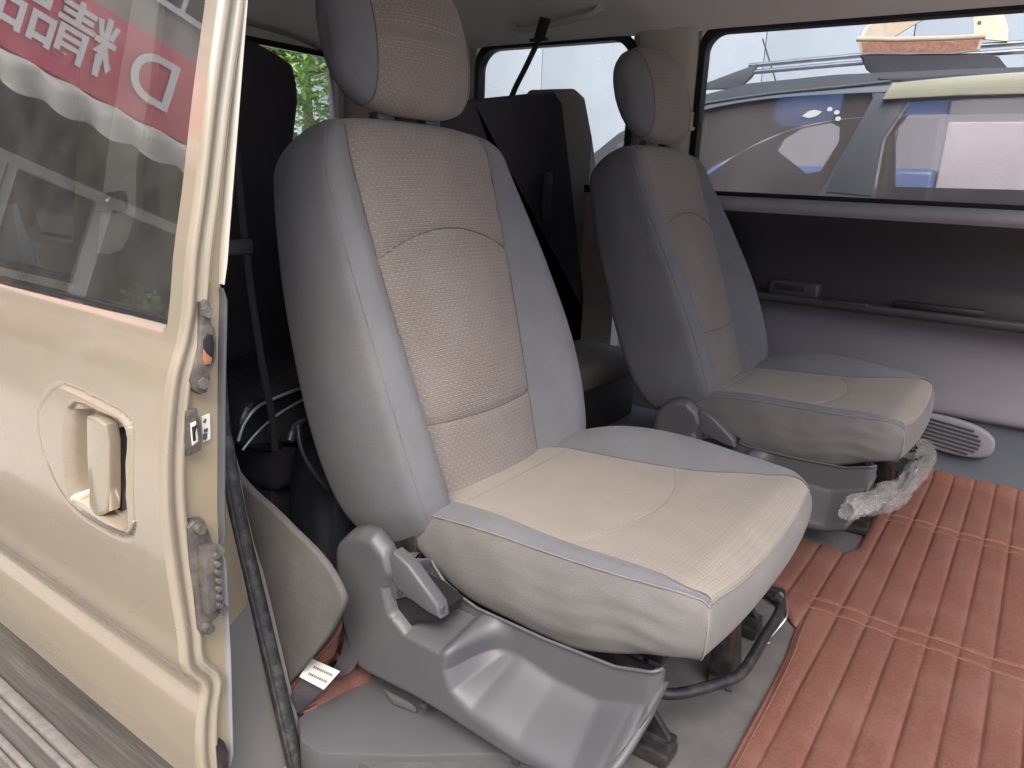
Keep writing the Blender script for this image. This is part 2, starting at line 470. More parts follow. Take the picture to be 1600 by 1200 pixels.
def poly_sdf(p, poly):
    """signed distance (negative inside) of a 2D point to a polygon"""
    x, y = p; d = 1e9; inside = False; n = len(poly); j = n - 1
    for i in range(n):
        ax, ay = poly[j]; bx, by = poly[i]
        ex, ey = bx - ax, by - ay
        t = max(0, min(1, ((x - ax) * ex + (y - ay) * ey) / (ex * ex + ey * ey + 1e-15)))
        d = min(d, math.hypot(x - ax - ex * t, y - ay - ey * t))
        if (ay > y) != (by > y) and x < (bx - ax) * (y - ay) / (by - ay + 1e-15) + ax: inside = not inside
        j = i
    return -d if inside else d

def copy_tree(o, parent=None, delta=None):
    c = o.copy(); COL.objects.link(c); c.parent = parent
    if delta is not None: c.location = o.location + Vector(delta)
    for ch in [k for k in bpy.data.objects if k.parent == o and k != c]:
        copy_tree(ch, c)
    return c

# ================================================================== SETTING
def sheet(name, x0, x1, y0, y1, z, mat, n=1):
    V = [(x0, y0, z), (x1, y0, z), (x1, y1, z), (x0, y1, z)]
    return mesh(name, V, [(0, 1, 2, 3)], mat, smooth=False)
GZ = -0.42
tag(sheet('ground', -200, 200, -200, 200, GZ, 'asphalt'), kind='structure')

# ================================================================== CAPTAIN SEAT
SY = 1.065                       # seat centre line (y) of the seat by the open door
RECL = R(18)
BA = np.array([-math.sin(RECL), 0, math.cos(RECL)])     # up along the backrest
BN = np.array([math.cos(RECL), 0, math.sin(RECL)])      # out of the backrest's front
B0 = np.array([-0.775, SY, 0.28])                        # foot of the backrest's front plane
BL, BS0 = 0.730, 0.075                                   # length, arc position of B0

def b_par(s):
    k = s / BL
    W = smooth_lerp(k, [0, .10, .30, .55, .80, .93, 1], [.235, .268, .286, .281, .262, .246, .238])
    I = smooth_lerp(k, [0, .3, .6, 1], [.135, .158, .178, .19])
    B = smooth_lerp(k, [0, .12, .35, .6, .85, 1], [.045, .062, .062, .040, .014, .004])
    T = smooth_lerp(k, [0, .15, .5, .85, 1], [.128, .153, .156, .148, .138])
    return k, W, I, B, T

ARCH = lambda t, I: 0.474 + 0.045 * (1 - (t / I) ** 2)      # arched seam, metres along the back
LOWS = lambda t, I: 0.185 - 0.008 * (1 - (t / I) ** 2)

def b_front(s, t):
    """depth of the front face at arc s, lateral t"""
    k, W, I, B, T = b_par(s)
    a = abs(t)
    if a <= I:
        d = 0.006 + 0.010 * (1 - (a / I) ** 2) + 0.012 * math.exp(-((k - .34) / .2) ** 2) * (1 - (a / I) ** 2)
        d -= 0.007 * math.exp(-((I - a) / .009) ** 2)
        if k < 0.96:
            d -= 0.0045 * math.exp(-((s - ARCH(a, I)) / .007) ** 2) + 0.0045 * math.exp(-((s - LOWS(a, I)) / .007) ** 2)
        return d
    q = (a - I) / (W - I)
    d = B * sstep(-.08, .62, q) + 0.004 * sstep(0, .2, q)
    if q > .55:
        e = min(1, (q - .55) / .45); d -= 0.036 * (1 - math.sqrt(max(0, 1 - e * e)))
    d -= 0.004 * math.exp(-(q * (W - I) / .007) ** 2)
    return d

def b_ring(s):
    k, W, I, B, T = b_par(s)
    pts = []      # (t, d, tagidx) for the right half from centre outwards
    for i in range(15): pts.append((I * i / 14, b_front(s, I * i / 14), 0))
    for i in range(1, 19):
        q = 1 - (1 - i / 18) ** 1.35
        t = I + (W - I) * q; pts.append((t, b_front(s, t), 1))
    d1 = pts[-1][1]; d2 = -T + .028
    for i in range(1, 9):
        f = i / 8; pts.append((W + 0.007 * math.sin(math.pi * f), d1 + (d2 - d1) * f, 2))
    for i in range(1, 7):
        an = math.pi / 2 * i / 6; pts.append((W - .028 + .028 * math.cos(an), d2 - .028 * math.sin(an), 2))
    for i in range(1, 7): pts.append(((W - .028) * (1 - i / 6), -T - .004 * i / 6, 3))
    return pts

def b_map(s, t, d, side=0):
    """round the top and bottom over, then place in the scene"""
    k, W, I, B, T = b_par(s)
    rt_, rb_ = 0.055, 0.03
    e = max(0, (s - (BL - rt_)) / rt_); eb = max(0, (rb_ - s) / rb_)
    c = math.sqrt(max(0, 1 - min(1, e) ** 2)) * math.sqrt(max(0, 1 - min(1, eb) ** 2))
    mid = -T * .5 + .01
    d = mid + (d - mid) * (0.03 + .97 * c)
    cr = 0.075
    et = max(0, (s - (BL - cr)) / cr)
    w = 1 - 0.30 * (1 - math.sqrt(max(0, 1 - min(1, et) ** 2)))
    t = t * w
    # the top edge sags a touch towards the corners
    s2 = s - 0.022 * (abs(t) / .25) ** 3 * sstep(.6, 1, k)
    return B0 + BA * (s2 - BS0) + BN * d + np.array([0, t, 0])

def make_backrest(root):
    ss = np.concatenate([np.linspace(0, .03, 6)[:-1], np.linspace(.03, BL - .055, 96)[:-1], BL - .055 + .055 * np.sin(np.linspace(0, math.pi / 2, 12))])
    half = b_ring(ss[0]); nh = len(half)
    nr = 2 * nh - 2
    V = []; UV = []
    for s in ss:
        h = b_ring(s)
        ring = h + [(-t, d, g) for (t, d, g) in h[-2:0:-1]]
        for t, d, g in ring:
            V.append(b_map(s, t, d)); UV.append((t, s))
    full_tags = [h[2] for h in half] + [h[2] for h in half[-2:0:-1]]
    shell, ins = [], []
    for i in range(len(ss) - 1):
        for j in range(nr):
            j2 = (j + 1) % nr
            f = (i * nr + j, i * nr + j2, (i + 1) * nr + j2, (i + 1) * nr + j)
            f = f[::-1]
            if full_tags[j] == 0 and full_tags[j2] == 0: ins.append(f)
            else: shell.append(f)
    shell.append(tuple(range(nr))); shell.append(tuple((len(ss) - 1) * nr + j for j in range(nr))[::-1])
    def sub(fs):
        ids = sorted({i for f in fs for i in f}); mp = {a: b for b, a in enumerate(ids)}
        return [V[i] for i in ids], [tuple(mp[i] for i in f) for f in fs], [UV[i] for i in ids]
    v, f, _ = sub(shell); back = mesh('backrest', v, f, 'grey_cloth', root, angle=180)
    # three sewn cloth panels: upper, arched middle, lower
    def cell(f):
        s = sum(UV[i][1] for i in f) / 4; t = sum(UV[i][0] for i in f) / 4
        I = b_par(s)[2]
        return 0 if s > ARCH(t, I) else (1 if s > LOWS(t, I) else 2)
    for k in range(3):
        v, f, uv = sub([q for q in ins if cell(q) == k]); mesh('centre_panel', v, f, 'dot_cloth', back, angle=180, uv=uv)
    def on(s, t, lift): return b_map(s, t, b_front(s, t) + lift)
    for fn in (ARCH, LOWS):
        pts = []
        for i in range(33):
            u = -1 + 2 * i / 32; I = b_par(.48 if fn is ARCH else .17)[2]
            s = fn(u * I, I); pts.append(on(s, u * I * .995, .0005))
        tube('seam', pts, .0013, 'seam', back, n=6)
    for sg in (-1, 1):
        pts = [on(s, sg * b_par(s)[2], .0008) for s in np.linspace(.01, BL - .02, 60)]
        tube('seam', pts, .0013, 'seam', back, n=6)
        pts = []
        for s in np.linspace(.012, BL - .012, 60):
            k, W, I, B, T = b_par(s); t = sg * (I + (W - I) * .90); pts.append(on(s, t, .0003))
        tube('seam', pts, .0011, 'grey_cloth', back, n=6)
    return back

def make_headrest(root):
    hc = B0 + BA * (BL - BS0 + .122) + BN * (.012)
    ax = BA * .985 + BN * .06; ax /= np.linalg.norm(ax); nn = np.cross(np.array([0, 1.0, 0]), ax)
    nn = nn if nn[0] > 0 else -nn
    HW, HH, HD = .167, .130, .064
    us = np.sin(np.linspace(-math.pi / 2, math.pi / 2, 61))
    nr = 64
    V = []; UV = []
    for u in us:
        c = (1 - abs(u) ** 3.0) ** (1 / 2.2) if abs(u) < 1 else 0.0
        c = max(c, 0.02)
        arc = 0
        for j in range(nr):
            an = 2 * math.pi * j / nr
            ca, sa = math.cos(an), math.sin(an)
            hx = math.copysign(abs(ca) ** .78, ca); hz = math.copysign(abs(sa) ** .86, sa)
            zz = HH * hz * (0.30 + .70 * c) if abs(u) < 1 else 0
            dd = HD * hx * (0.12 + .88 * c)
            # thinner at its lower end, fuller belly at the front
            dd *= 1 - .14 * max(0, -hz)
            p = hc + ax * zz + nn * (dd - .022 * u * u) + np.array([0, u * HW, 0])
            V.append(p); UV.append((u * HW, an * .1))
    side, mid = [], []
    for i in range(len(us) - 1):
        um = (us[i] + us[i + 1]) / 2
        for j in range(nr):
            j2 = (j + 1) % nr
            f = (i * nr + j, i * nr + j2, (i + 1) * nr + j2, (i + 1) * nr + j)[::-1]
            (mid if abs(um) < .70 else side).append(f)
    side.append(tuple(range(nr))); side.append(tuple((len(us) - 1) * nr + j for j in range(nr))[::-1])
    def sub(fs):
        ids = sorted({i for f in fs for i in f}); mp = {a: b for b, a in enumerate(ids)}
        return [V[i] for i in ids], [tuple(mp[i] for i in f) for f in fs], [UV[i] for i in ids]
    v, f, uv = sub(mid); hr = mesh('headrest', v, f, 'dot_cloth', root, angle=180, uv=uv)
    for sg in (-1, 1):
        v, f, uv = sub([q for q in side if (sum(UV[i][0] for i in q) > 0) == (sg > 0)]); mesh('headrest_cheek', v, f, 'grey_cloth', hr, angle=180)
    for sg in (-1, 1):
        i = min(range(len(us)), key=lambda q: abs(us[q] - sg * .70))
        pts = [np.array(V[i * nr + j]) + (np.array(V[i * nr + j]) - hc) * .004 for j in range(nr)]
        tube('seam', pts, .0012, 'seam', hr, n=6, closed=True)
    for sg in (-1, 1):
        p0 = B0 + BA * (BL - BS0 - .03) + BN * (-.030) + np.array([0, sg * .062, 0])
        tube('headrest_post', [p0, p0 + BA * .075], .0065, 'black_metal', hr, n=10)
        q = B0 + BA * (BL - BS0 - .002) + BN * (-.030) + np.array([0, sg * .062, 0])
        bm = bmesh.new(); add_box(bm, q - np.array([.013, .021, .006]), q + np.array([.013, .021, .009]), .004)
        from_bm('post_collar', bm, 'plastic', hr)

# ---- cushion
CX0, CX1 = -0.80, -0.262
def c_half(x):
    return smooth_lerp(x, [-.80, -.70, -.55, -.40, -.30, -.262], [.215, .243, .256, .257, .252, .236])
def c_ins(x, sg=1):
    n_ = smooth_lerp(x, [-.80, -.70, -.55, -.42, -.34, -.295, -.262], [.165, .168, .175, .192, .214, .236, .236])
    return n_ if sg > 0 else n_ + .024 * math.exp(-((x + .50) / .15) ** 2)
def c_top(x, t):
    """height of the cushion's top"""
    W, I = c_half(x), min(c_ins(x, t), c_half(x) - .006); a = abs(t)
    z = smooth_lerp(x, [-.80, -.72, -.6, -.45, -.33, -.262], [.258, .270, .277, .287, .306, .318])
    hb = smooth_lerp(x, [-.80, -.74, -.62, -.48, -.36, -.30, -.262], [.008, .026, .056, .054, .026, .008, .0])
    if t < 0: hb *= .42
    if a <= I:
        z += .010 * (a / I) ** 3 * min(1, hb / .03) + .004 * (1 - (a / I) ** 2)
        z -= .004 * math.exp(-((I - a) / .008) ** 2)
    else:
        q = (a - I) / (W - I)
        z += .010 * min(1, hb / .03) + (hb - .010 * min(1, hb / .03)) * math.sin(math.pi * min(1, .04 + q * .62)) ** 1.0
        if q > .55: z -= (.022 if t > 0 else .008) * (1 - math.sqrt(max(0, 1 - ((q - .55) / .45) ** 2)))
        z -= .004 * math.exp(-((a - I) / .007) ** 2)
    fr = .045
    e = max(0, (x - (CX1 - fr)) / fr)
    z -= .020 * (1 - math.sqrt(max(0, 1 - min(1, e) ** 2)))
    # cross seam near the backrest and the curved seam on the seat
    if a < I:
        z -= .0028 * math.exp(-((x + .715) / .007) ** 2)
        xa = C_ARC(a, I); z -= .003 * math.exp(-((x - xa) / .008) ** 2)
    return z
def C_ARC(a, I): return -.488 + .052 * (1 - (a / I) ** 2)

def make_cushion(root):
    xs = np.concatenate([np.linspace(CX0, CX1 - .045, 78)[:-1], CX1 - .045 + .045 * np.sin(np.linspace(0, math.pi / 2, 12))])
    nI, nB = 32, 14
    rows = []
    for x in xs:
        W, I = c_half(x), min(c_ins(x), c_half(x) - .006); J = min(c_ins(x, -1), W - .006)
        ts = [-W + (W - J) * (1 - (1 - i / nB) ** .7) for i in range(nB)] + [-J + (I + J) * i / nI for i in range(nI)] + [I + (W - I) * (i / nB) ** .7 for i in range(nB + 1)]
        rows.append([(x, t, c_top(x, t)) for t in ts])
    nv = len(rows[0])
    def bow(x, t):      # the front edge is bowed forward and rolls over in the middle
        k = (1 - min(1, abs(t) / c_half(x)) ** 2.5) * sstep(-.40, -.262, x)
        return np.array((x + .013 * k, SY + t, c_top(x, t) - .020 * k * sstep(-.31, -.262, x)))
    V = [bow(x, t) for r in rows for (x, t, z) in r]
    UV = [(t, x) for r in rows for (x, t, z) in r]
    tan, bol = [], []
    for i in range(len(xs) - 1):
        for j in range(nv - 1):
            f = (i * nv + j, (i + 1) * nv + j, (i + 1) * nv + j + 1, i * nv + j + 1)
            (tan if nB <= j < nB + nI else bol).append(f)
    def sub(fs):
        ids = sorted({i for f in fs for i in f}); mp = {a: b for b, a in enumerate(ids)}
        return [V[i] for i in ids], [tuple(mp[i] for i in f) for f in fs], [UV[i] for i in ids]
    # skirt: perimeter loop pushed down and tucked in
    per = [i * nv for i in range(len(xs))] + [(len(xs) - 1) * nv + j for j in range(1, nv)] + [i * nv + nv - 1 for i in range(len(xs) - 2, -1, -1)] + [j for j in range(nv - 2, 0, -1)]
    P = [np.array(V[i]) for i in per]; n = len(P)
    nrm = []
    for i in range(n):
        t = P[(i + 3) % n] - P[(i - 3) % n]; q = np.array([t[1], -t[0], 0.0]); nrm.append(q / (np.linalg.norm(q) + 1e-9))
    c = np.array([-.55, SY, 0])
    nrm = [q if q @ (p - c) > 0 else -q for q, p in zip(nrm, P)]
    levels = [(0, 0), (.0025, .05), (.006, .12), (.008, .19), (.009, .26), (.010, .33), (.010, .40), (.010, .47), (.010, .54), (.009, .61), (.008, .68), (.006, .75), (.003, .82), (-.001, .89), (-.005, .94), (-.018, 1.0), (-.06, 1.02)]
    SV = []
    for o, fz in levels:
        for p, q in zip(P, nrm):
            zb = .152 + .04 * sstep(-.62, -.8, p[0]) + .052 * sstep(-.46, -.27, p[0])
            z = p[2] + (zb - p[2]) * fz
            wr = 0
            if .1 < fz < .95 and q[1] < -.5:      # slack cloth on the sides
                wr = .0008 * math.sin(58 * p[0] + 34 * z) * math.sin(math.pi * fz) + .0013 * math.sin(16 * p[0] - 210 * z + 2 * math.sin(30 * p[0])) * sstep(-.62, -.40, p[0]) * sstep(-.27, -.33, p[0])
            SV.append(np.array([p[0], p[1], z]) + q * (o + wr))
    SF = []
    for l in range(len(levels) - 1):
        for i in range(n):
            j = (i + 1) % n
            SF.append((l * n + i, l * n + j, (l + 1) * n + j, (l + 1) * n + i))
    SF.append(tuple((len(levels) - 1) * n + i for i in range(n)))
    sk = mesh('cushion', SV, SF, 'skirt_cloth', root, angle=180)
    v, f, uv = sub(tan); mesh('seat_panel', v, f, 'tan_cloth', sk, angle=180, uv=uv)
    for sg in (-1, 1):
        v, f, uv = sub([q for q in bol if (sum(UV[i][0] for i in q) > 0) == (sg > 0)]); mesh('side_bolster', v, f, 'grey_cloth', sk, angle=180)
    up = np.array([0, 0, .0006])
    for sg in (-1, 1):
        pts = [np.array([x, SY + sg * min(c_ins(x, sg), c_half(x) - .006), 0]) + np.array([0, 0, c_top(x, sg * min(c_ins(x, sg), c_half(x) - .006) * .999)]) + up for x in xs[1:-1]]
        tube('seam', pts, .0012, 'seam', sk, n=6)
    tube('seam', [p + q * .001 for p, q in zip(P, nrm)], .0013, 'seam_pale', sk, n=6, closed=True)
    pts = []
    for i in range(31):
        u = -1 + 2 * i / 30; I = .172; x = C_ARC(u * I, I); pts.append(np.array([x, SY + u * I, c_top(x, u * I)]) + up * .5)
    tube('seam', pts, .0010, 'seam_pale', sk, n=6)
    pts = [np.array([-.715, SY + t, c_top(-.715, t)]) + up for t in np.linspace(-.165, .165, 20)]
    tube('seam', pts, .0012, 'seam_pale', sk, n=6)
    for sg in (-1, 1):       # vertical corner seams of the skirt
        i = (len(xs) - 1) + (0 if sg < 0 else nv - 1)
        pts = [SV[l * n + i] + nrm[i] * .0006 for l in range(len(levels) - 1)]
        tube('seam', pts, .0012, 'seam_pale', sk, n=6)
    return sk

# ---- moulded plastic side cover with its tray and recliner lever
def make_cover(root):
    YI, YO = .787, .700
    c6 = lambda u, v: (400 + .35 * u, 780 + .35 * v)
    zt_pts = [(-.812, .205), (-.809, .230), (-.797, .254), (-.775, .275), (-.752, .285), (-.728, .287), (-.705, .272), (-.690, .245), (-.675, .222), (-.655, .203), (-.62, .190), (-.59, .183), (-.47, .182), (-.36, .188), (-.300, .206)]
    zb_pts = [(-.812, .198), (-.800, .150), (-.787, .112), (-.772, .066), (-.760, .049), (-.735, .046), (-.643, .052), (-.578, .050), (-.516, .045), (-.455, .040), (-.37, .050), (-.33, .066), (-.312, .10), (-.300, .175)]
    ft = lambda x: lerp(x, [p[0] for p in zt_pts], [p[1] for p in zt_pts])
    fb = lambda x: lerp(x, [p[0] for p in zb_pts], [p[1] for p in zb_pts])
    outer = [(-.86, .02), (-.86, .33), (-.70, .33), (-.697, .262), (-.692, .235), (-.700, .208), (-.689, .172), (-.657, .151), (-.59, .150), (-.577, .156), (-.580, .126), (-.567, .098), (-.535, .078), (-.455, .063), (-.37, .062), (-.31, .085), (-.28, .07), (-.30, .0), (-.5, .0)]
    hole = [(-.752, .182), (-.745, .140), (-.728, .112), (-.709, .104), (-.688, .128), (-.655, .140), (-.642, .168), (-.70, .195)]
    xs = np.concatenate([np.linspace(-.812, -.785, 14)[:-1], np.linspace(-.785, -.52, 110)[:-1], np.linspace(-.52, -.30, 64)])
    nv = 64
    V = []
    for x in xs:
        t, b = ft(x), max(fb(x), 0)
        for j in range(nv):
            z = b + (t - b) * j / (nv - 1)
            sd_ = poly_sdf((x, z), outer)
            w = .012 + .05 * sstep(-.60, -.50, x)
            o = 1 - sstep(-.004, w, sd_)
            y = YI + (YO - YI) * o
            # round the rim inwards
            er = max(0, 1 - (t - z) / .016) if x < -.69 else max(0, 1 - (t - z) / .007)
            eb = max(0, 1 - (z - b) / .008)
            el = max(0, 1 - (x + .812) / .02)
            y += (.022 * er ** 2.4 if x < -.69 else -.006 * er ** 2) + .012 * eb ** 2 + .014 * el ** 2
            ef = max(0, 1 - (-.30 - x) / .012); y += .012 * ef ** 2
            V.append((x, y, z))
    ya = np.array([v[1] for v in V]).reshape(len(xs), nv)
    for it in range(4):          # ease the tray's creases, keep the rim and the crisp rear hump
        b_ = ya.copy()
        b_[1:-1, 1:-1] = .4 * ya[1:-1, 1:-1] + .15 * (ya[2:, 1:-1] + ya[:-2, 1:-1] + ya[1:-1, 2:] + ya[1:-1, :-2])
        for i, x in enumerate(xs):
            w = sstep(-.585, -.55, x)
            ya[i, 9:-6] = ya[i, 9:-6] * (1 - w) + b_[i, 9:-6] * w
    V = [(v[0], float(y_), v[2]) for v, y_ in zip(V, ya.ravel())]
    Fc = []
    for f in grid_faces(len(xs), nv):
        c = np.mean([V[i] for i in f], axis=0)
        Fc.append(f)
    # wall thickness: inner skin
    n0 = len(V)
    cov = mesh('side_cover', V, Fc, 'plastic', root, angle=60)
    sol = cov.modifiers.new('thickness', 'SOLIDIFY'); sol.thickness = .004; sol.offset = 1
    # dark recliner works behind the closed cover
    box('recliner_housing', (-.77, .80, .08), (-.66, .826, .165), 'plastic_dark', cov, .004)
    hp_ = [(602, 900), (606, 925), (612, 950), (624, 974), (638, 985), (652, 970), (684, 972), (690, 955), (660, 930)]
    prism('lever_shade_block', [PY(a, b, .713) for a, b in hp_], (0, .05, 0), 'black_gasket', cov, .001)  # solid black block stands in for the shade of an uncut lever hole
    lv = [(-.690, .270), (-.703, .252), (-.703, .232), (-.681, .211), (-.623, .197), (-.598, .196), (-.603, .216), (-.659, .259)]
    prism('recliner_lever', [(x, .705, z) for x, z in lv], (0, .024, 0), 'plastic', cov, .005, 3)
    sk = [(p[0], p[2]) for p in (PY(a, b, .708) for a, b in ((604, 895), (606, 925), (617, 938), (632, 933), (660, 945), (688, 965), (690, 950), (640, 910)))]
    prism('lever_arm', [(x, .7075, z) for x, z in sk], (0, .010, 0), 'plastic', cov, .003, 2)
    lp = PY(624, 928, .706)
    tube('lever_pin', [lp, lp + np.array([0, .004, 0])], .0055, 'plastic_dark', cov, n=14)
    for (px, py) in ((662, 1103), (806, 1188)):       # clip notches along the lower edge
        q = PY(px, py, .704)
        bm = bmesh.new(); add_box(bm, (q[0] - .006, .700, q[2] - .006), (q[0] + .006, .712, q[2] + .004), .002)
        from_bm('cover_clip', bm, 'plastic_dark', cov)
    return cov

def make_frame(root):
    y0, y1 = SY - .195, SY + .195
    for y in (y0, y1):
        bm = bmesh.new()
        add_box(bm, (-.82, y - .022, .004), (-.30, y + .022, .022), .003)
        add_box(bm, (-.80, y - .015, .0215), (-.30, y + .015, .040), .003)
        rail = from_bm('slide_rail', bm, 'black_metal', root)
        bm = bmesh.new()
        add_prism(bm, [(-.345, y - .006, .035), (-.30, y - .006, .035), (-.40, y - .006, .155), (-.46, y - .006, .155)], (0, .012, 0), .002)
        from_bm('leg', bm, 'black_metal', root); bm = bmesh.new()
        add_prism(bm, [(-.76, y - .006, .035), (-.70, y - .006, .035), (-.66, y - .006, .175), (-.74, y - .006, .175)], (0, .012, 0), .002)
        from_bm('leg', bm, 'black_metal', root)
    for y in (y0 - .012, y1 + .004):
        prism('pan_side', [(-.74, y, .150), (-.335, y, .150), (-.315, y, .120), (-.40, y, .060), (-.70, y, .060)], (0, .006, 0), 'black_metal', root, .001)
    bm = bmesh.new(); add_box(bm, (-.372, y0 + .03, .085), (-.362, y1 - .03, .150), .002); from_bm('pan_front', bm, 'black_metal', root)
    bm = bmesh.new()
    add_box(bm, (-.78, y0, .150), (-.33, y0 + .02, .178), .003); add_box(bm, (-.78, y1 - .02, .150), (-.33, y1, .178), .003)
    add_box(bm, (-.36, y0 + .0205, .152), (-.33, y1 - .0205, .176), .003); add_box(bm, (-.78, y0 + .0205, .152), (-.75, y1 - .0205, .176), .003)
    add_box(bm, (-.56, y0 + .0205, .14), (-.50, y1 - .0205, .160), .003)
    from_bm('pan_frame', bm, 'black_metal', root)
    pts = spline([(-.50, y0 + .03, .120), (-.36, y0 + .0, .112), (-.315, .880, .104), (-.268, .962, .098), (-.254, 1.01, .097), (-.256, 1.12, .098), (-.258, 1.205, .100), (-.275, 1.235, .102), (-.34, 1.25, .108), (-.50, y1 - .02, .125)], 6)
    tube('adjust_bar', pts, .0085, 'black_metal', root, n=12)
    bm = bmesh.new(); add_prism(bm, [(-.40, 1.236, .125), (-.262, 1.236, .120), (-.258, 1.236, .098), (-.36, 1.236, .085)], (0, .012, 0), .002)
    from_bm('bar_bracket', bm, 'black_metal', root)
    tube('bar_bolt', [(-.268, 1.228, .112), (-.268, 1.252, .112)], .007, 'steel', root, n=10)
    pts = spline([(-.262, 1.25, .105), (-.255, 1.252, .07), (-.262, 1.235, .05), (-.270, 1.21, .038), (-.275, 1.205, .030), (-.268, 1.213, .028)], 6)
    tube('return_spring', pts, .0022, 'steel', root, n=8)
    bm = bmesh.new(); add_prism(bm, [(-.33, 1.06, .155), (-.30, 1.06, .155), (-.285, 1.06, .03), (-.32, 1.06, .03)], (0, .055, 0), .002)
    from_bm('centre_strut', bm, 'black_metal', root)
    bm = bmesh.new(); add_box(bm, (-.325, 1.07, .006), (-.28, 1.125, .03), .004)
    from_bm('strut_foot', bm, 'dirty_metal', root)
    # recliner hinge between cushion and back
    for sg in (-1, 1):
        y = SY + sg * .235
        bm = bmesh.new()
        add_prism(bm, [(-.83, y - .012, .15), (-.75, y - .012, .15), (-.75, y - .012, .24), (-.79, y - .012, .285), (-.86, y - .012, .30), (-.87, y - .012, .26)], (0, .024, 0), .004)
        h_ = from_bm('recliner_hinge', bm, 'black_metal', root)
        tube('hinge_pivot', [(-.80, y - .02 , .245), (-.80, y + .02, .245)], .018, 'plastic_dark', h_, n=16)

def make_seat():
    root = empty('captain_seat', (-.55, SY, 0))
    make_backrest(root); make_headrest(root); make_cushion(root); make_cover(root); make_frame(root)
    return root

seat = make_seat()
tag(seat, 'grey and beige captain seat nearest the open sliding door, large in front', 'car seat', 'second row captain seats')
DELTA = (.075, .99, .0)
seat2 = copy_tree(seat, None, DELTA)
_h2 = Matrix.Translation((-.79, SY, .28)); _i2 = Matrix.Translation((.79, -SY, -.28))
for ch in [k for k in bpy.data.objects if k.parent == seat2 and k.name.split('.')[0] in ('backrest', 'headrest')]:      # this back leans a little further
    ch.matrix_basis = Matrix.Translation(ch.location + Vector((0, 0, .026))) @ _h2 @ Matrix.Rotation(R(-3.5), 4, 'Y') @ _i2
tag(seat2, 'grey captain seat on the far side, beside the dark door panel and window', 'car seat', 'second row captain seats')

# ================================================================== VAN
WY = 2.385                      # inner face of the far side wall
VX0, VX1, RX1 = -2.62, 1.10, 0.45
van = empty('van', (-.8, 1.5, GZ))
tag(van, 'champagne van with its sliding door pushed open, seen from the doorway', 'van')

# floor pan under grey carpet
bm = bmesh.new(); add_box(bm, (VX0, .60, -.05), (VX1, WY + .06, 0.0), 0)
from_bm('floor_carpet', bm, 'carpet', van)

def rounded_rect(x0, x1, z0, z1, r, n=8):
    pts = []
    for cx, cz, a0 in ((x1 - r, z1 - r, 0), (x0 + r, z1 - r, 90), (x0 + r, z0 + r, 180), (x1 - r, z0 + r, 270)):
        for i in range(n + 1):
            a = R(a0 + 90 * i / n); pts.append((cx + r * math.cos(a), cz + r * math.sin(a)))
    return pts

def window_unit(name_frame, x0, x1, z0, z1, y, r, parent, glassmat='glass_clear', rim=.022, lean=0.0):
    """black gasket round a pane in a side wall; the wall's opening is rectangular, the gasket fills the rounded corners"""
    inner = rounded_rect(x0, x1, z0, z1, r)
    outer = []
    for (x, z) in inner:
        outer.append((min(max(x + math.copysign(rim, x - (x0 + x1) / 2), x0 - rim), x1 + rim), min(max(z + math.copysign(rim, z - (z0 + z1) / 2), z0 - rim), z1 + rim)))
    yy = lambda z: y + lean * (z - z0)
    V = []
    for (x, z) in outer: V.append((x, yy(z) - .006, z))
    for (x, z) in inner: V.append((x, yy(z) - .012, z))
    for (x, z) in inner: V.append((x, yy(z) + .03, z))
    n = len(inner); Fc = []
    for i in range(n):
        j = (i + 1) % n
        Fc.append((i, j, n + j, n + i)); Fc.append((n + i, n + j, 2 * n + j, 2 * n + i))
    fr = mesh(name_frame, V, Fc, 'black_gasket', parent, angle=50)
    prism('window_pane', [(x, yy(z) + .016, z) for x, z in inner[::-1]], (0, .004, 0), glassmat, fr)
    return fr

# --- far side: wall pieces round the two windows
AX0, AZ0, AZ1 = -.978, .785, 1.252       # big door window
QX0, QX1 = -1.868, -1.235                # rear quarter window
bm = bmesh.new()
add_box(bm, (AX0 - .255, WY, .50), (AX0 - .022, WY + .055, AZ1 + .022))      # pillar between the windows
pil = from_bm('side_pillar', bm, 'beige_trim', van)
bm = bmesh.new(); add_box(bm, (VX0, WY + .001, .0), (QX0 - .022, WY + .056, AZ1 + .021)); add_box(bm, (QX0 - .0225, WY + .002, .0), (AX0 - .256, WY + .057, AZ0 - .023))
from_bm('rear_side_trim', bm, 'beige_trim', van)
bm = bmesh.new(); add_box(bm, (VX0, WY + .0015, AZ1 + .0225), (VX1, WY + .056, AZ1 + .11))
from_bm('roof_rail_trim', bm, 'headliner', van)
window_unit('door_window_frame', AX0, VX1 + .2, AZ0, AZ1, WY, .055, van)
window_unit('quarter_window_frame', QX0, QX1, AZ0, AZ1, WY, .075, van, rim=.024)
# pillar bulge and belt guide
V = []; nz = 14
zs = np.linspace(.55, 1.27, nz); us = np.linspace(0, 1, 13)
for z in zs:
    for u in us:
        V.append((AX0 - .225 + .20 * u, WY - .004 - .014 * math.sin(math.pi * u) ** .5 - .02 * sstep(1.15, 1.3, z), z))
mesh('pillar_cover', V, grid_faces(nz, 13), 'beige_trim', pil, angle=60)
bm = bmesh.new(); add_box(bm, (-1.045, WY - .055, .965), (-.978, WY - .028, 1.02), .007, 3)
from_bm('belt_guide', bm, 'beige_trim', pil)
bm = bmesh.new(); add_box(bm, (-.977, WY - .054, .975), (-.958, WY - .022, 1.022), .004)
from_bm('belt_guide_lip', bm, 'black_gasket', pil)

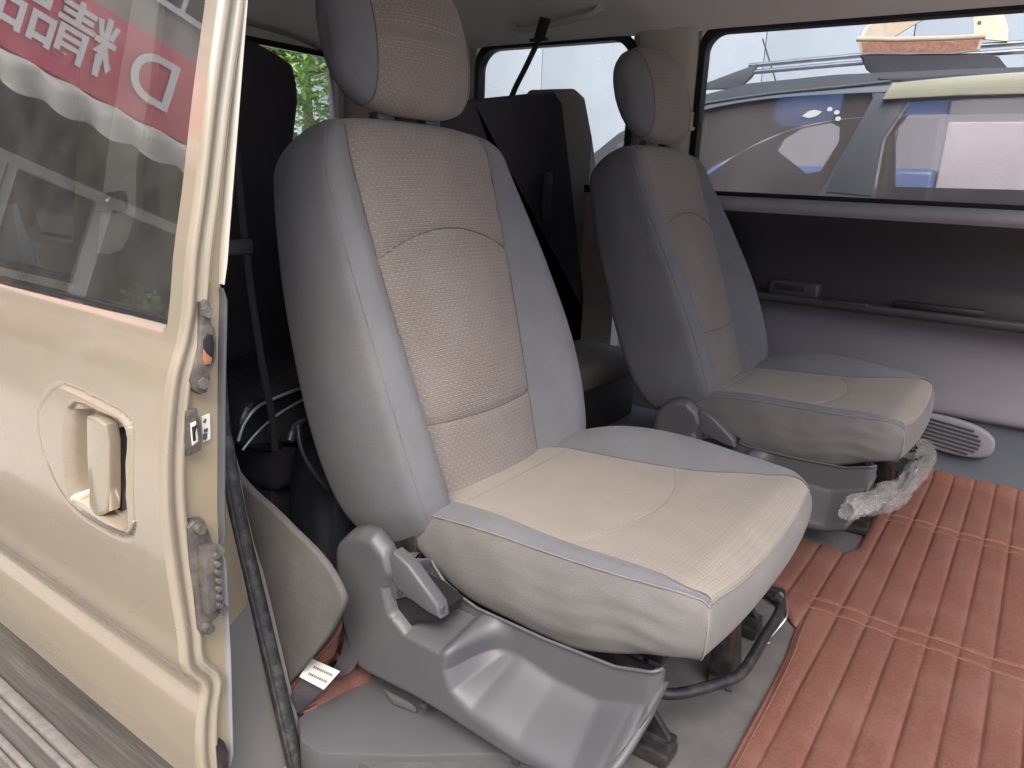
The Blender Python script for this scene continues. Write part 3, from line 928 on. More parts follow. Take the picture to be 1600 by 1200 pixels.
# --- headliner: coved along the far side and over the doorway
prof = [(.60, 1.285), (.66, 1.318), (.80, 1.332), (1.2, 1.345), (1.6, 1.347), (1.95, 1.340), (2.15, 1.325), (2.28, 1.300), (2.35, 1.275), (WY - .004, 1.262)]
prof = spline([(0, y, z) for y, z in prof], 5)
xs = np.linspace(VX0, RX1, 60)
V = []
for x in xs:
    for p in prof:
        dz = -.03 * sstep(-1.9, -2.6, x) - .008 * math.exp(-((x + 1.12) / .05) ** 2) * sstep(1.9, 2.3, p[1])
        V.append((x, p[1], p[2] + dz))
hl = mesh('headliner', V, grid_faces(len(xs), len(prof)), 'headliner', van, angle=180)
bm = bmesh.new(); add_box(bm, (VX0 - .03, .56, 1.375), (RX1, WY + .075, 1.42), .01)
from_bm('roof_panel', bm, 'paint', van)
bm = bmesh.new(); add_box(bm, (VX0, .55, 1.28), (RX1, .60, 1.374), .008)
from_bm('roof_side_rail', bm, 'paint', van)

# grab handle on the headliner with the hanging centre belt
ga = PZ(806, 34, 1.296); gb = PZ(934, 8, 1.290)
gpts = [np.array([-1.62, 2.255, 1.300]), np.array([-1.60, 2.25, 1.285]), np.array([-1.52, 2.23, 1.282]), np.array([-1.40, 2.21, 1.287]), np.array([-1.29, 2.20, 1.300]), np.array([-1.26, 2.20, 1.318])]
tube('grab_handle', spline(gpts, 6), None, 'beige_trim', van, n=12, flat=(.034, .020, (0, 1, .3)))
b0 = PY(852, 28, 2.20); b1 = PY(842, 62, 2.19); b2 = PY(800, 150, 2.05); b3 = PY(775, 230, 1.95)
bl = tube('ceiling_belt', spline([b0, b1], 6), None, 'black_cloth', van, n=8, flat=(.045, .008, (1, 0, .15)))
tube('belt_strap', spline([b1, (b1 + b2) / 2, b2, b3], 6), None, 'black_cloth', bl, n=8, flat=(.024, .006, (1, 0, .2)))
bm = bmesh.new(); add_box(bm, b1 - np.array([.034, .008, .006]), b1 + np.array([.034, .008, .005]), .003)
from_bm('belt_tongue', bm, 'plastic_dark', bl)

# --- tailgate with its window
bm = bmesh.new()
add_box(bm, (VX0 - .06, .56, -.05), (VX0, WY + .06, .80)); add_box(bm, (VX0 - .061, .56, 1.26), (VX0 - .001, WY + .06, 1.374))
add_box(bm, (VX0 - .062, .56, .801), (VX0 - .002, .75, 1.259)); add_box(bm, (VX0 - .062, WY - .03, .801), (VX0 - .002, WY + .06, 1.259))
tg = from_bm('tailgate', bm, 'headliner', van)
tailpts = [(VX0 - .03, .75, .80), (VX0 - .03, WY - .03, .80), (VX0 - .03, WY - .03, 1.26), (VX0 - .03, .75, 1.26)]
prism('tailgate_pane', tailpts, (.005, 0, 0), 'glass_clear', tg)
bm = bmesh.new(); add_box(bm, (VX0 + .001, .74, 1.252), (VX0 + .015, WY - .02, 1.275), .003)
from_bm('tailgate_gasket', bm, 'black_gasket', tg)

# --- far door card, section by section
def card(name, prof_pts, x0, x1, mat, parent, nx=40, n=5, yfun=None):
    p = spline([(0, y, z) for y, z in prof_pts], n); xs = np.linspace(x0, x1, nx); V = []
    for x in xs:
        for q in p:
            V.append((x, q[1] + (yfun(x, q[2]) if yfun else 0), q[2]))
    return mesh(name, V, grid_faces(nx, len(p)), mat, parent, angle=50)
DX0 = -.94
dc = card('door_card', [(WY - .02, .468), (WY - .012, .44), (WY - .010, .36), (WY - .014, .28), (WY - .020, .215), (WY - .008, .198)], DX0, VX1, 'door_lilac', van)
card('window_ledge', [(WY - .002, .772), (WY - .030, .770), (WY - .050, .758), (WY - .054, .742), (WY - .046, .728)], DX0, VX1, 'door_ledge', dc)
card('upper_panel', [(WY - .046, .7285), (WY - .040, .71), (WY - .022, .66), (WY - .012, .60), (WY - .018, .545), (WY - .040, .505), (WY - .055, .492)], DX0, VX1, 'door_dark', dc)
card('armrest', [(WY - .055, .4925), (WY - .078, .492), (WY - .084, .484), (WY - .080, .470), (WY - .060, .464), (WY - .020, .4675)], DX0, VX1, 'plastic_dark', dc)
card('kick_panel', [(WY - .006, .1985), (WY + .004, .19), (WY + .004, .10), (WY - .004, .03), (WY - .012, .0)], DX0, VX1, 'door_kick', dc)
# pull cup, lid and slot in the arm rest
c0, c1 = PY(1205, 424, WY - .06), PY(1278, 470, WY - .06)
bm = bmesh.new(); add_box(bm, (c0[0], WY - .075, .487), (c1[0], WY - .022, .535), .010, 3)
cup = from_bm('pull_cup', bm, 'plastic_dark', dc)
bm = bmesh.new(); add_box(bm, (c0[0] + .02, WY - .0765, .505), (c1[0] - .035, WY - .06, .527), .006, 3)
from_bm('door_release', bm, 'black_gasket', cup)
s0, s1 = PY(1292, 462, WY - .08)[0], PY(1358, 470, WY - .08)[0]
bm = bmesh.new(); add_box(bm, (s0, WY - .0865, .4865), (s1, WY - .064, .4945), .002)
from_bm('ashtray_lid', bm, 'plastic_dark', dc)
s0 = PY(1400, 455, WY - .05)[0]
bm = bmesh.new(); add_box(bm, (s0, WY - .068, .492), (s0 + .22, WY - .035, .512), .006)
from_bm('pull_slot', bm, 'black_gasket', dc)
# speaker bulge with slats, lower front of the card
ctr = PY(1492, 685, WY); el = []
for i in range(40):
    a = 2 * math.pi * i / 40
    ex, ez = .118 * math.copysign(abs(math.cos(a)) ** .85, math.cos(a)), .052 * math.copysign(abs(math.sin(a)) ** .75, math.sin(a))
    el.append((ctr[0] - .02 + ex, WY - .022, .145 + ez - .10 * ex))
sp = prism('speaker_grille', el, (0, .03, 0), 'door_lilac', dc, .008, 3)
for k in range(7):
    zz = .178 - k * .0115; hw = .085 * math.sqrt(max(0.05, 1 - ((zz - .145) / .05) ** 2))
    bm = bmesh.new()
    add_prism(bm, [(ctr[0] - .02 - hw, WY - .0255, zz + .10 * hw + .003), (ctr[0] - .02 + hw, WY - .0255, zz - .10 * hw + .003), (ctr[0] - .02 + hw, WY - .0255, zz - .10 * hw - .002), (ctr[0] - .02 - hw, WY - .0255, zz + .10 * hw - .002)], (0, .012, 0), .001)
    from_bm('slat', bm, 'plastic_dark', sp)

# --- near side: rear quarter, wheel arch, weatherstrip, sill
bm = bmesh.new()
add_box(bm, (VX0, .585, -.25), (-1.04, .63, .60)); add_box(bm, (VX0, .586, 1.20), (-1.04, .629, 1.2795))
add_box(bm, (VX0, .5865, .6005), (-2.3, .628, 1.1995))
qp = from_bm('rear_quarter', bm, 'paint', van)
prism('quarter_pane', [(-2.3, .612, .6), (-1.04, .612, .6), (-1.04, .612, 1.2), (-2.3, .612, 1.2)], (0, .004, 0), 'glass_clear', qp)
# strip of painted trim with a rounded foot and a catch, seen through the door's glass
def Q(px, py):      # on the inner side of the leaning glass
    d = _ray(px, py); n = np.array([0, -1, .2105]); q = np.array([-.74, .4335 + .014, .632])
    return CC + d * ((q - CC) @ n) / (d @ n)
tp = [Q(206, 0), Q(248, 0), Q(232, 150), Q(212, 265), Q(212, 330), Q(203, 365), Q(190, 390), Q(170, 398), Q(150, 396), Q(160, 300), Q(172, 200)]
ext = [tp[0] + (tp[0] - tp[-1]) * 1.6, tp[1] + (tp[0] - tp[-1]) * 1.6]
trim_pts = [tp[0], ext[0], ext[1]] + tp[1:]

# wheel arch cover: carpeted panel beside the seat, its lower edge resting on the mat
ao = [(330, 700), (352, 690), (372, 730), (400, 764), (430, 790), (462, 822), (490, 858), (515, 897), (531, 928), (534, 945), (526, 965), (505, 1003), (480, 1038), (458, 1068), (452, 1090), (430, 1100), (380, 1000), (330, 850)]
ao = [PY(q, w, .616) for q, w in ao]
ao = spline(ao, 3, True)
prism('wheel_arch', [(p[0], .606 + .012 * sstep(-.80, -.72, p[0]), p[2]) for p in ao], (0, .012, 0), 'arch_carpet', van, .004, 3, angle=70)

sp_ = [PY(343, 640, .585), PY(352, 700, .585), PY(370, 800, .582), PY(400, 930, .58), PY(420, 1015, .578), PY(440, 1100, .575), PY(458, 1180, .573), PY(475, 1260, .57)]
sp_ = [sp_[0] + np.array([0, 0, .6]), sp_[0] + np.array([0, 0, .3])] + sp_
st = tube('weatherstrip', spline(sp_, 10), .0125, 'rubber', van, n=12)
tube('weatherstrip_lip', spline([p + np.array([.006, -.0105, 0]) for p in sp_], 10), .0035, 'rubber', st, n=8)
lt = [PY(352, 685, .612), PY(368, 740, .612), PY(385, 805, .61), PY(397, 870, .605), PY(412, 930, .60), PY(440, 1050, .595), PY(468, 1170, .592)]
tube('opening_trim', spline(lt, 8), None, 'lower_trim', st, n=8, flat=(.016, .010, (1, 0, 0)))

sill_px = [(466, 1122), (470, 1158), (501, 1176), (640, 1180), (778, 1177), (870, 1215), (1010, 1260), (900, 1150), (640, 1075), (560, 1045), (500, 1090)]
top = [PZ(a, b, .012) for a, b in sill_px]
prism('sill_cover', top, (0, 0, -.06), 'plastic', van, .004, 2)
lip = [(p[0], p[1], .004) for p in top]
bm = bmesh.new(); add_box(bm, (-.80, .545, -.16), (VX1, .615, -.052), .008)
from_bm('body_sill', bm, 'paint_inner', van)
pp = [PZ(a, b, -.035) for a, b in ((470, 1176), (501, 1192), (778, 1192), (900, 1240), (900, 1190), (501, 1160))]
prism('sill_step', pp, (0, 0, -.02), 'plastic', van, .003)
q0 = PZ(606, 1092, .018); 
bm = bmesh.new(); add_prism(bm, [PZ(a, b, .026) for a, b in ((600, 1075), (640, 1095), (650, 1105), (612, 1090))], (0, 0, -.012), .002)
from_bm('sill_tab', bm, 'plastic', van)
# running board under the open door
V = []
ysb = np.linspace(.02, .52, 60)
rb = empty
bm = bmesh.new(); add_box(bm, (-2.4, .0, -.20), (-.56, .54, -.13), .012, 3)
board = from_bm('running_board', bm, 'step_board', van)
for px, w in (((0, 1063), .016), ((0, 1150), .010)):
    y = PZ(*px, -.128)[1]
    bm = bmesh.new(); add_box(bm, (-2.38, y - w, -.133), (-.58, y + w * .2, -.122), .003)
    from_bm('board_ridge', bm, 'step_ridge', board)
    bm = bmesh.new(); add_box(bm, (-2.38, y - w * 1.9, -.1325), (-.58, y - w * 1.25, -.125), .002)
    from_bm('board_ridge', bm, 'step_ridge', board)

# ------------------------------------------------------------------ sliding door
XE = -.74
prof1 = [(.045, .412), (.095, .411), (.150, .417), (.178, .424), (.196, .420), (.212, .408), (.226, .402), (.264, .402), (.35, .397), (.429, .395), (.479, .398), (.517, .403), (.560, .411), (.580, .416), (.600, .424), (.615, .430), (.652, .439), (.706, .448), (.771, .463), (.868, .483), (.963, .505), (1.10, .536), (1.25, .575)]
PZs = [p[0] for p in prof1]; PYs = [p[1] for p in prof1]
def dy(z): return smooth_lerp(z, PZs, PYs)
WB, WT, WXF, WXR = .632, 1.205, -.762, -1.86
esc = [(62, 655), (66, 622), (78, 606), (95, 606), (150, 632), (188, 654), (202, 678), (206, 720), (210, 790), (210, 828), (196, 838), (160, 822), (122, 796), (96, 762), (75, 710)]
rec = [(103, 650), (106, 635), (116, 629), (150, 643), (180, 657), (196, 680), (200, 720), (204, 790), (204, 822), (194, 828), (160, 812), (125, 786), (110, 768)]
def to_xz(L): return [(p[0], p[2]) for p in (PY(a, b, .398) for a, b in L)]
esc, rec = to_xz(esc), to_xz(rec)
esc = [(p[0], p[2]) for p in spline([(x, 0, z) for x, z in esc], 4, True)]; rec = [(p[0], p[2]) for p in spline([(x, 0, z) for x, z in rec], 4, True)]
hx0, hx1 = min(p[0] for p in esc) - .01, max(p[0] for p in esc) + .006
hz0, hz1 = min(p[1] for p in esc) - .01, max(p[1] for p in esc) + .01
xs = sorted(set([round(v, 5) for v in list(np.linspace(-1.96, hx0, 24)) + list(np.linspace(hx0, hx1, 78)) + list(np.linspace(hx1, XE, 8)) + [WXF, WXR]]))
zs = sorted(set([round(v, 5) for v in list(np.linspace(.045, hz0, 40)) + list(np.linspace(hz0, hz1, 76)) + list(np.linspace(hz1, WB, 22)) + list(np.linspace(WB, WT, 26)) + list(np.linspace(WT, 1.25, 5))]))
V = []
for x in xs:
    for z in zs:
        y = dy(z)
        if hx0 < x < hx1 and hz0 < z < hz1:
            se, sr = poly_sdf((x, z), esc), poly_sdf((x, z), rec)
            y += .0035 * math.exp(-(se / .0022) ** 2) - .0025 * (1 - sstep(-.004, .002, se))
            y += .036 * (1 - sstep(-.012, .001, sr))
        # pressed ledge under the glass, soft return along the front edge
        y += .006 * math.exp(-((z - WB) / .006) ** 2) * (1 if WXR < x < WXF else 0)
        V.append((x, y, z))
nz = len(zs); Fc = []
for i in range(len(xs) - 1):
    for j in range(nz - 1):
        xm, zm = (xs[i] + xs[i + 1]) / 2, (zs[j] + zs[j + 1]) / 2
        if WXR < xm < WXF and WB < zm < WT: continue
        Fc.append((i * nz + j, (i + 1) * nz + j, (i + 1) * nz + j + 1, i * nz + j + 1))
door = mesh('sliding_door', V, Fc, 'paint', van, angle=60)
# folded front edge of the door
cols = [(0, 0), (.004, .0015), (.0065, .006), (.006, .012), (.001, .0165), (-.001, .019), (.003, .0225), (.0045, .0265), (.003, .030), (-.004, .0325)]
zz = sorted(set(list(np.linspace(.045, 1.25, 90))))
V = []
for z in zz:
    for dx, d in cols: V.append((XE + dx, dy(z) + d, z))
    V.append((XE - .005, dy(z) + .0335, z))
mesh('door_hem', V, grid_faces(len(zz), len(cols) + 1), 'paint', door, angle=180)
V = []
for z in zz:
    y0 = dy(z) + .0335; y1 = lerp(z, [.04, .2, .4, .56, .7, .97, 1.25], [.459, .466, .469, .481, .494, .537, .59])
    V += [(XE - .006, y0, z), (XE - .006, y1, z), (XE - .05, y1 + .002, z), (XE - .35, y1 + .003, z)]
mesh('door_edge_face', V, grid_faces(len(zz), 4), 'paint_inner', door, angle=30)
# inner trim of the door: pale strip above, grey moulding along the waist, grey card below
def L3(z): return lerp(z, [.04, .2, .4, .56, .7, .97, 1.25], [.459, .466, .469, .481, .494, .537, .59])
def inner_strip(name, z0, z1, d0, w, x, mat):
    z_ = np.linspace(z0, z1, 24); c = []
    for z in z_:
        yb = L3(z) + d0
        e = min(1, min(z - z0, z1 - z) / .02)
        c.append((x, yb, z, w * math.sqrt(max(0.02, 1 - (1 - e) ** 2))))
    V = []
    for (xx, yb, z, ww) in c:
        for k in range(9):
            a = math.pi * k / 8
            V.append((xx + .010 * math.sin(a), yb + ww * (k / 8), z))
    return mesh(name, V, grid_faces(len(c), 9), mat, door, angle=180)
inner_strip('inner_trim', .672, 1.24, -.002, .007, XE - .006, 'beige_trim')
inner_strip('inner_trim', .36, .668, -.002, .011, XE - .008, 'plastic')
inner_strip('inner_trim', .045, .352, -.003, .011, XE - .010, 'door_ledge')
for (za, zb_, mt) in ((-.22, .205, 'lower_trim'), (.2055, .36, 'paint_inner')):
    V = []
    for z in np.linspace(za, zb_, 20):
        e = .05 * sstep(.27, .36, z)
        xk = lerp(z, [-.22, -.06, .037, .2, .321, .446], [-.715, -.763, -.794, -.841, -.876, -.901]) - .004
        x0_ = XE - .030 - e; w_ = min(x0_ - .002, xk)
        V += [(x0_, L3(z) - .004, z), (x0_ * .75 + w_ * .25, L3(z) + .03, z), (x0_ * .35 + w_ * .65, .548, z), (w_, .570, z), (w_ - .004, .60, z)]
    mesh('inner_card', V, grid_faces(20, 5), mt, door, angle=60)

# glass
V = []; gx = np.linspace(WXR - .005, WXF + .004, 30); gz = np.linspace(WB - .004, WT + .004, 30)
for x in gx:
    for z in gz:
        V.append((x, .4335 + (z - .632) * .2105 + .006 - .004 * math.sin(math.pi * (x - WXR) / (WXF - WXR)) , z))
mesh('window_pane', V, grid_faces(30, 30), 'glass_door', door, angle=180)
for pts, rr in (([(x, dy(WB) + .006, WB + .001) for x in np.linspace(WXR, WXF, 30)], .0045), ([(WXF + .001, dy(z) + .006, z) for z in np.linspace(WB, WT, 30)], .0035)):
    tube('glass_seal', pts, rr, 'black_gasket', door, n=8)

trim = prism('window_divider', trim_pts, (0, .010, 0), 'divider', door, .002)
cpx = [(158, 303), (196, 298), (200, 306), (200, 324), (196, 329), (160, 331)]
prism('window_catch', [Q(*q) + np.array([0, -.007, 0]) for q in cpx], (0, .0065, 0), 'plastic', door, .0015)
kc = Q(181, 312)
tube('catch_knob', [kc + np.array([0, -.0085, .001]), kc + np.array([0, -.005, 0])], .0085, 'plastic_dark', door, n=18)
tube('catch_screw', [kc + np.array([0, -.0095, .001]), kc + np.array([0, -.008, 0])], .004, 'steel', door, n=14)
# handle
hp = [PY(a, b, .404) for a, b in ((144, 648), (160, 652), (173, 662), (177, 690), (178, 770), (177, 797), (160, 806), (148, 790), (144, 700))]
prism('handle', [(p[0], .3965, p[2]) for p in hp], (0, .018, 0), 'paint', door, .004, 3)
sl = [PY(a, b, .42) for a, b in ((178, 670), (190, 678), (193, 740), (194, 800), (182, 800))]
prism('handle_slot', [(p[0], .418, p[2]) for p in sl], (0, .03, 0), 'plastic_dark', door, .001)
cc = [PY(a, b, .3935) for a, b in ((130, 798), (160, 818), (195, 833), (206, 826), (209, 815), (212, 830), (203, 840), (190, 840), (150, 822))]
tube('handle_trim', spline([(p[0], .3935, p[2]) for p in cc[:5]], 5), .0016, 'steel', door, n=8)

# latch hardware on the door's edge face
def FX(px, py, x=XE + .002): return PX(px, py, x)
def edge_plate(name, pix, x, depth, mat, parent, bev=.002):
    return prism(name, [PX(a, b, x) for a, b in pix], (-depth, 0, 0), mat, parent, bev)
lx = XE + .008
pl = edge_plate('latch_plate', [(316, 474), (322, 468), (330, 472), (331, 490), (330, 504), (336, 512), (339, 530), (339, 560), (334, 573), (330, 580), (329, 600), (324, 613), (314, 617), (303, 610), (298, 596), (304, 575), (311, 545), (314, 510)], lx, .012, 'dirty_metal', door)
edge_plate('latch_cavity', [(318, 532), (324, 522), (334, 524), (336, 545), (334, 566), (326, 572), (318, 566)], lx + .0015, .004, 'black_gasket', pl)
edge_plate('latch_tongue', [(319, 545), (325, 553), (333, 560), (331, 569), (321, 571), (318, 562)], lx + .004, .004, 'brick_orange', pl)
for (a, b) in ((322, 487), (317, 599)):
    c = PX(a, b, lx); tube('screw_head', [c + np.array([-.002, 0, 0]), c + np.array([.004, 0, 0])], .0068, 'bolt', pl, n=6)
pl = edge_plate('striker_plate', [(292, 644), (309, 639), (314, 668), (316, 703), (296, 714), (291, 690)], lx, .008, 'dirty_metal', door)
edge_plate('striker_opening', [(298, 662), (307, 658), (311, 690), (301, 697)], lx + .0015, .003, 'white_label', pl)
edge_plate('striker_hook', [(301, 668), (309, 664), (306, 677), (307, 688), (303, 690)], lx + .003, .003, 'black_gasket', pl)
pl = edge_plate('edge_sticker', [(315, 652), (328, 647), (329, 686), (318, 691)], XE - .002, .003, 'white_label', door, 0)
for q in ([(318, 678), (324, 676), (324, 684), (321, 689), (318, 686)], [(319, 671), (325, 669), (325, 674), (319, 676)], [(318, 660), (320, 655), (323, 654), (321, 661)]):
    edge_plate('sticker_print', q, XE - .0012, .001, 'ink', pl, 0)
pl = edge_plate('lower_bracket', [(294, 826), (304, 815), (320, 812), (328, 830), (334, 850), (345, 856), (346, 905), (350, 950), (342, 964), (333, 972), (331, 985), (318, 995), (311, 985), (305, 930), (298, 880)], lx, .016, 'dirty_metal', door, .003)
edge_plate('bracket_block', [(318, 858), (340, 852), (344, 900), (346, 950), (326, 962), (322, 920)], lx + .014, .016, 'dirty_metal', pl, .003)
for (a, b) in ((312, 826), (325, 982), (340, 860), (347, 952)):
    c = PX(a, b, lx + .004); tube('screw_head', [c + np.array([-.004, 0, 0]), c + np.array([.005, 0, 0])], .0062, 'dirty_metal', pl, n=12)
for k in range(7):
    c = PX(338 + k * .8, 868 + k * 13, lx + .016); tube('roller_tooth', [c - np.array([.002, 0, 0]), c + np.array([.003, 0, 0])], .0034, 'dirty_metal', pl, n=8)
pl = edge_plate('lower_roller', [(340, 1168), (352, 1160), (358, 1175), (357, 1215), (343, 1215)], lx, .03, 'black_metal', door, .002)

# near seat belt hanging behind the seat
bp_ = [PX(360, 90, -1.16), PX(370, 250, -1.14), PX(388, 420, -1.12), PX(408, 560, -1.10), PX(425, 650, -1.09), PX(430, 705, -1.085)]
nb = tube('hanging_belt', spline(bp_, 8), None, 'belt_web', van, n=8, flat=(.013, .003, (.6, 1, 0)))
bm = bmesh.new(); q = PX(374, 385, -1.125); add_box(bm, q - np.array([.008, .03, .014]), q + np.array([.008, .024, .012]), .005, 3)
from_bm('belt_stop', bm, 'plastic_dark', nb)

# ================================================================== REAR SEATS
def slab_back(name, poly, thick, mat, parent, bev=.03):
    """upholstered back: outline in the (y, z) plane at x, padded edges"""
    return prism(name, poly, (-thick, 0, 0), mat, parent, bev, 5, angle=60)
XR = -1.40
rs = empty('rear_seat', (-1.3, .95, 0))
tag(rs, 'black covered rear seat behind the near captain seat, below the tailgate window', 'car seat', 'rear seats')
o_ = [PX(a, b, XR) for a, b in ((330, 40), (378, 58), (408, 66), (440, 84), (462, 100), (469, 130), (471, 160), (466, 200), (458, 260))]
o_ = [(XR, p[1], p[2]) for p in o_]
yend = o_[-1][1] + .05
poly = [(XR, .66, .28), (XR, .66, 1.02)] + o_[1:] + [(XR, yend + .02, .6), (XR, yend + .03, .28)]
slab_back('backrest', poly, .13, 'black_cloth', rs, .022)
bm = bmesh.new(); add_box(bm, (-1.40, .86, .16), (-1.17, 1.20, .30), .03, 4)
from_bm('cushion', bm, 'black_cloth', rs)
bm = bmesh.new(); add_box(bm, (-1.45, .875, .0), (-1.20, 1.18, .165), .01)
from_bm('base', bm, 'plastic_dark', rs)
tube('piping', spline([PX(352, 130, XR + .006), PX(362, 200, XR + .006), PX(372, 280, XR + .006), PX(388, 345, XR + .006)], 6), .002, 'black_gasket', rs, n=6)

XL = -1.36
rl = empty('rear_seat', (-1.3, 1.95, 0))
tag(rl, 'dark rear seat with grey side, behind the gap between the captain seats', 'car seat', 'rear seats')
f_ = [PX(a, b, XL) for a, b in ((640, 168), (742, 156), (800, 150), (868, 143), (880, 160), (896, 300), (915, 480), (925, 600))]
poly = [(XL, p[1], p[2]) for p in f_] + [(XL, f_[-1][1] - .05, .26), (XL, 1.42, .26), (XL, 1.42, .95)]
slab_back('back_cover', poly, .05, 'black_cloth', rl, .012)
f_ = [PX(a, b, XL - .02) for a, b in ((868, 139), (905, 138), (918, 150), (930, 215), (945, 330), (958, 460), (975, 640))]
poly = [(XL - .02, p[1], p[2]) for p in f_] + [(XL - .02, f_[-1][1], .22), (XL - .02, 1.9, .22), (XL - .02, f_[0][1] - .10, 1.0)]
slab_back('backrest', poly, .12, 'rear_cloth', rl, .03)
bm = bmesh.new(); add_box(bm, (-1.36, 1.45, .15), (-1.08, 2.36, .24), .035, 4)
from_bm('cushion', bm, 'rear_cloth', rl)
bm = bmesh.new(); add_box(bm, (-1.46, 1.50, .0), (-1.10, 2.34, .175), .01)
from_bm('base', bm, 'plastic_dark', rl)
q = PX(938, 500, -1.30)
tube('recliner_knob', [q + np.array([0, -.03, 0]), q + np.array([0, .03, 0])], .04, 'plastic_dark', rl, n=20)
q = PX(855, 300, XL + .012)
bm = bmesh.new(); add_box(bm, q - np.array([.012, .022, .09]), q + np.array([.006, .022, .06]), .006, 3)
from_bm('belt_buckle', bm, 'plastic_dark', rl)

# ================================================================== FLOOR MAT
PITCHM, XG0 = .0512, -.147
def mat_z(x, y):
    u = ((x - XG0) / PITCHM) % 1.0
    du = min(u, 1 - u) * PITCHM
    g = 1 - math.exp(-(du / .0042) ** 1.6)
    h = .0040 * g + .0010 * math.sin(math.pi * u)
    flat = 0
    for yc in (1.435, 1.98):
        dy_ = abs(y - yc)
        h *= 1 - .85 * math.exp(-((dy_ - .020) / .0035) ** 2)
        if dy_ < .02: h *= .72
    wob = .0022 * math.sin(7 * x + 3.1 * y) * math.sin(5.3 * y - 2 * x) + .0015 * math.sin(19 * y + 40 * x)
    return .008 + h + wob * (.5 + .5 * g)
XS_ = XG0 - 2 * PITCHM          # seam groove where the aisle piece joins
def ysamples(y0, y1):
    ys = set(np.round(np.arange(y0, y1 + 1e-6, .02), 4))
    for yc in (1.435, 1.98):
        for d in np.arange(-.034, .0341, .0028):
            if y0 < yc + d < y1: ys.add(round(yc + d, 4))
    ys.add(round(y1, 4))
    return sorted(ys)
mat = empty('floor_mat', (.1, 1.4, 0))
tag(mat, 'brown leather floor mat with padded ribs covering the van floor', 'floor mat')
ysA = ysamples(.62, 2.372); _o = [0, .0012, .0024, .0036, .005, .007, .011, .017, .0256, .0342, .0402, .0442, .0462, .0476, .0488, .0500]
xsA = [XS_ + k * PITCHM + o for k in range(27) for o in _o if XS_ + k * PITCHM + o < 1.08]
def xl(y):
    base = smooth_lerp(y, [.60, .80, .95, 1.10, 1.22, 1.30, 1.36, 1.40], [-.205, -.226, -.231, -.234, -.238, -.246, XS_, XS_]) if y < 1.40 else (XS_ if y < 1.715 else smooth_lerp(y, [1.715, 1.74, 2.1, 2.3, 2.38], [-.248, -.228, -.235, -.229, -.20]))
    return base
V = []
for x in xsA:
    for y in ysA:
        xx = max(x, xl(y)); z = mat_z(xx, y)
        e = min(1, (xx - xl(y) + .0005) / .010) if not (1.36 < y < 1.715) else 1
        z = .003 + (z - .003) * math.sqrt(max(0, 1 - (1 - e) ** 2))
        # the mat climbs a little against the far door
        z += .02 * sstep(2.33, 2.375, y)
        V.append((xx, y, z))
mesh('ribbed_sheet', V, grid_faces(len(xsA), len(ysA)), 'mat_leather', mat, angle=180)
xsB = sorted(XS_ - k * PITCHM - o for k in range(19) for o in _o)
V = []; nB = 46
for x in xsB:
    ya = 1.405 - .045 * sstep(-.36, XS_, x) - .03 * sstep(-.29, XS_, x); yb = 1.712 + .0 * x
    ylist = [ya + (yb - ya) * i / (nB - 1) for i in range(nB)]
    for i, y in enumerate(ylist):
        z = mat_z(x, y); e = min(1, min(y - ya, yb - y) / .010 + .05)
        V.append((x, y, .003 + (z - .003) * math.sqrt(max(0, 1 - (1 - e) ** 2))))
mesh('aisle_sheet', V, grid_faces(len(xsB), nB), 'mat_leather', mat, angle=180)
# stitched lines: two double rows across, one along the free edge
for yc in (1.435, 1.98):
    for sg in (-1, 1):
        pts = []
        x = (-.30 if yc < 1.5 else -.22)
        while x < 1.05:
            y = yc + sg * .020; pts.append((x, y, mat_z(x, y) + .0006)); x += .003
        tube('stitch_line', pts, .0008, 'mat_thread', mat, n=5)
pts = [(xl(y) + .010, y, mat_z(xl(y) + .012, y) + .001) for y in np.linspace(.63, 1.34, 60)]
tube('stitch_line', pts, .0008, 'mat_thread', mat, n=5)
pts = [(xl(y) + .002, y, .006) for y in np.linspace(.63, 1.36, 60)]
tube('edge_binding', pts, .004, 'mat_leather', mat, n=8)
# rear corner of the mat showing behind the plastic cover
fl = [(549, 930), (530, 985), (500, 1022), (470, 1055), (452, 1085), (470, 1112), (505, 1098), (545, 1075), (580, 1058), (575, 1010), (566, 960)]
zf = [.13, .10, .075, .05, .03, .012, .014, .016, .016, .04, .09]
P_ = [PZ(a, b, z) for (a, b), z in zip(fl, zf)]
c_ = sum(P_) / len(P_); Pm = spline(P_, 4, True); n_ = len(Pm)
V = [c_ + (p - c_) * k - np.array([0, 0, .004 * (k > .98)]) for k in (.15, .45, .75, .92, 1.0) for p in Pm]
Fc = [(i * n_ + j, i * n_ + (j + 1) % n_, (i + 1) * n_ + (j + 1) % n_, (i + 1) * n_ + j) for i in range(4) for j in range(n_)] + [tuple(range(n_))]
mesh('corner_flap', V, Fc, 'mat_leather', mat, angle=180)
tube('edge_binding', [c_ + (p - c_) * 1.0 for p in Pm[:24]], .0035, 'mat_leather', mat, n=8)
tube('stitch_line', [c_ + (p - c_) * .9 + np.array([0, 0, .002]) for p in Pm[:24]], .0012, 'mat_thread', mat, n=5)
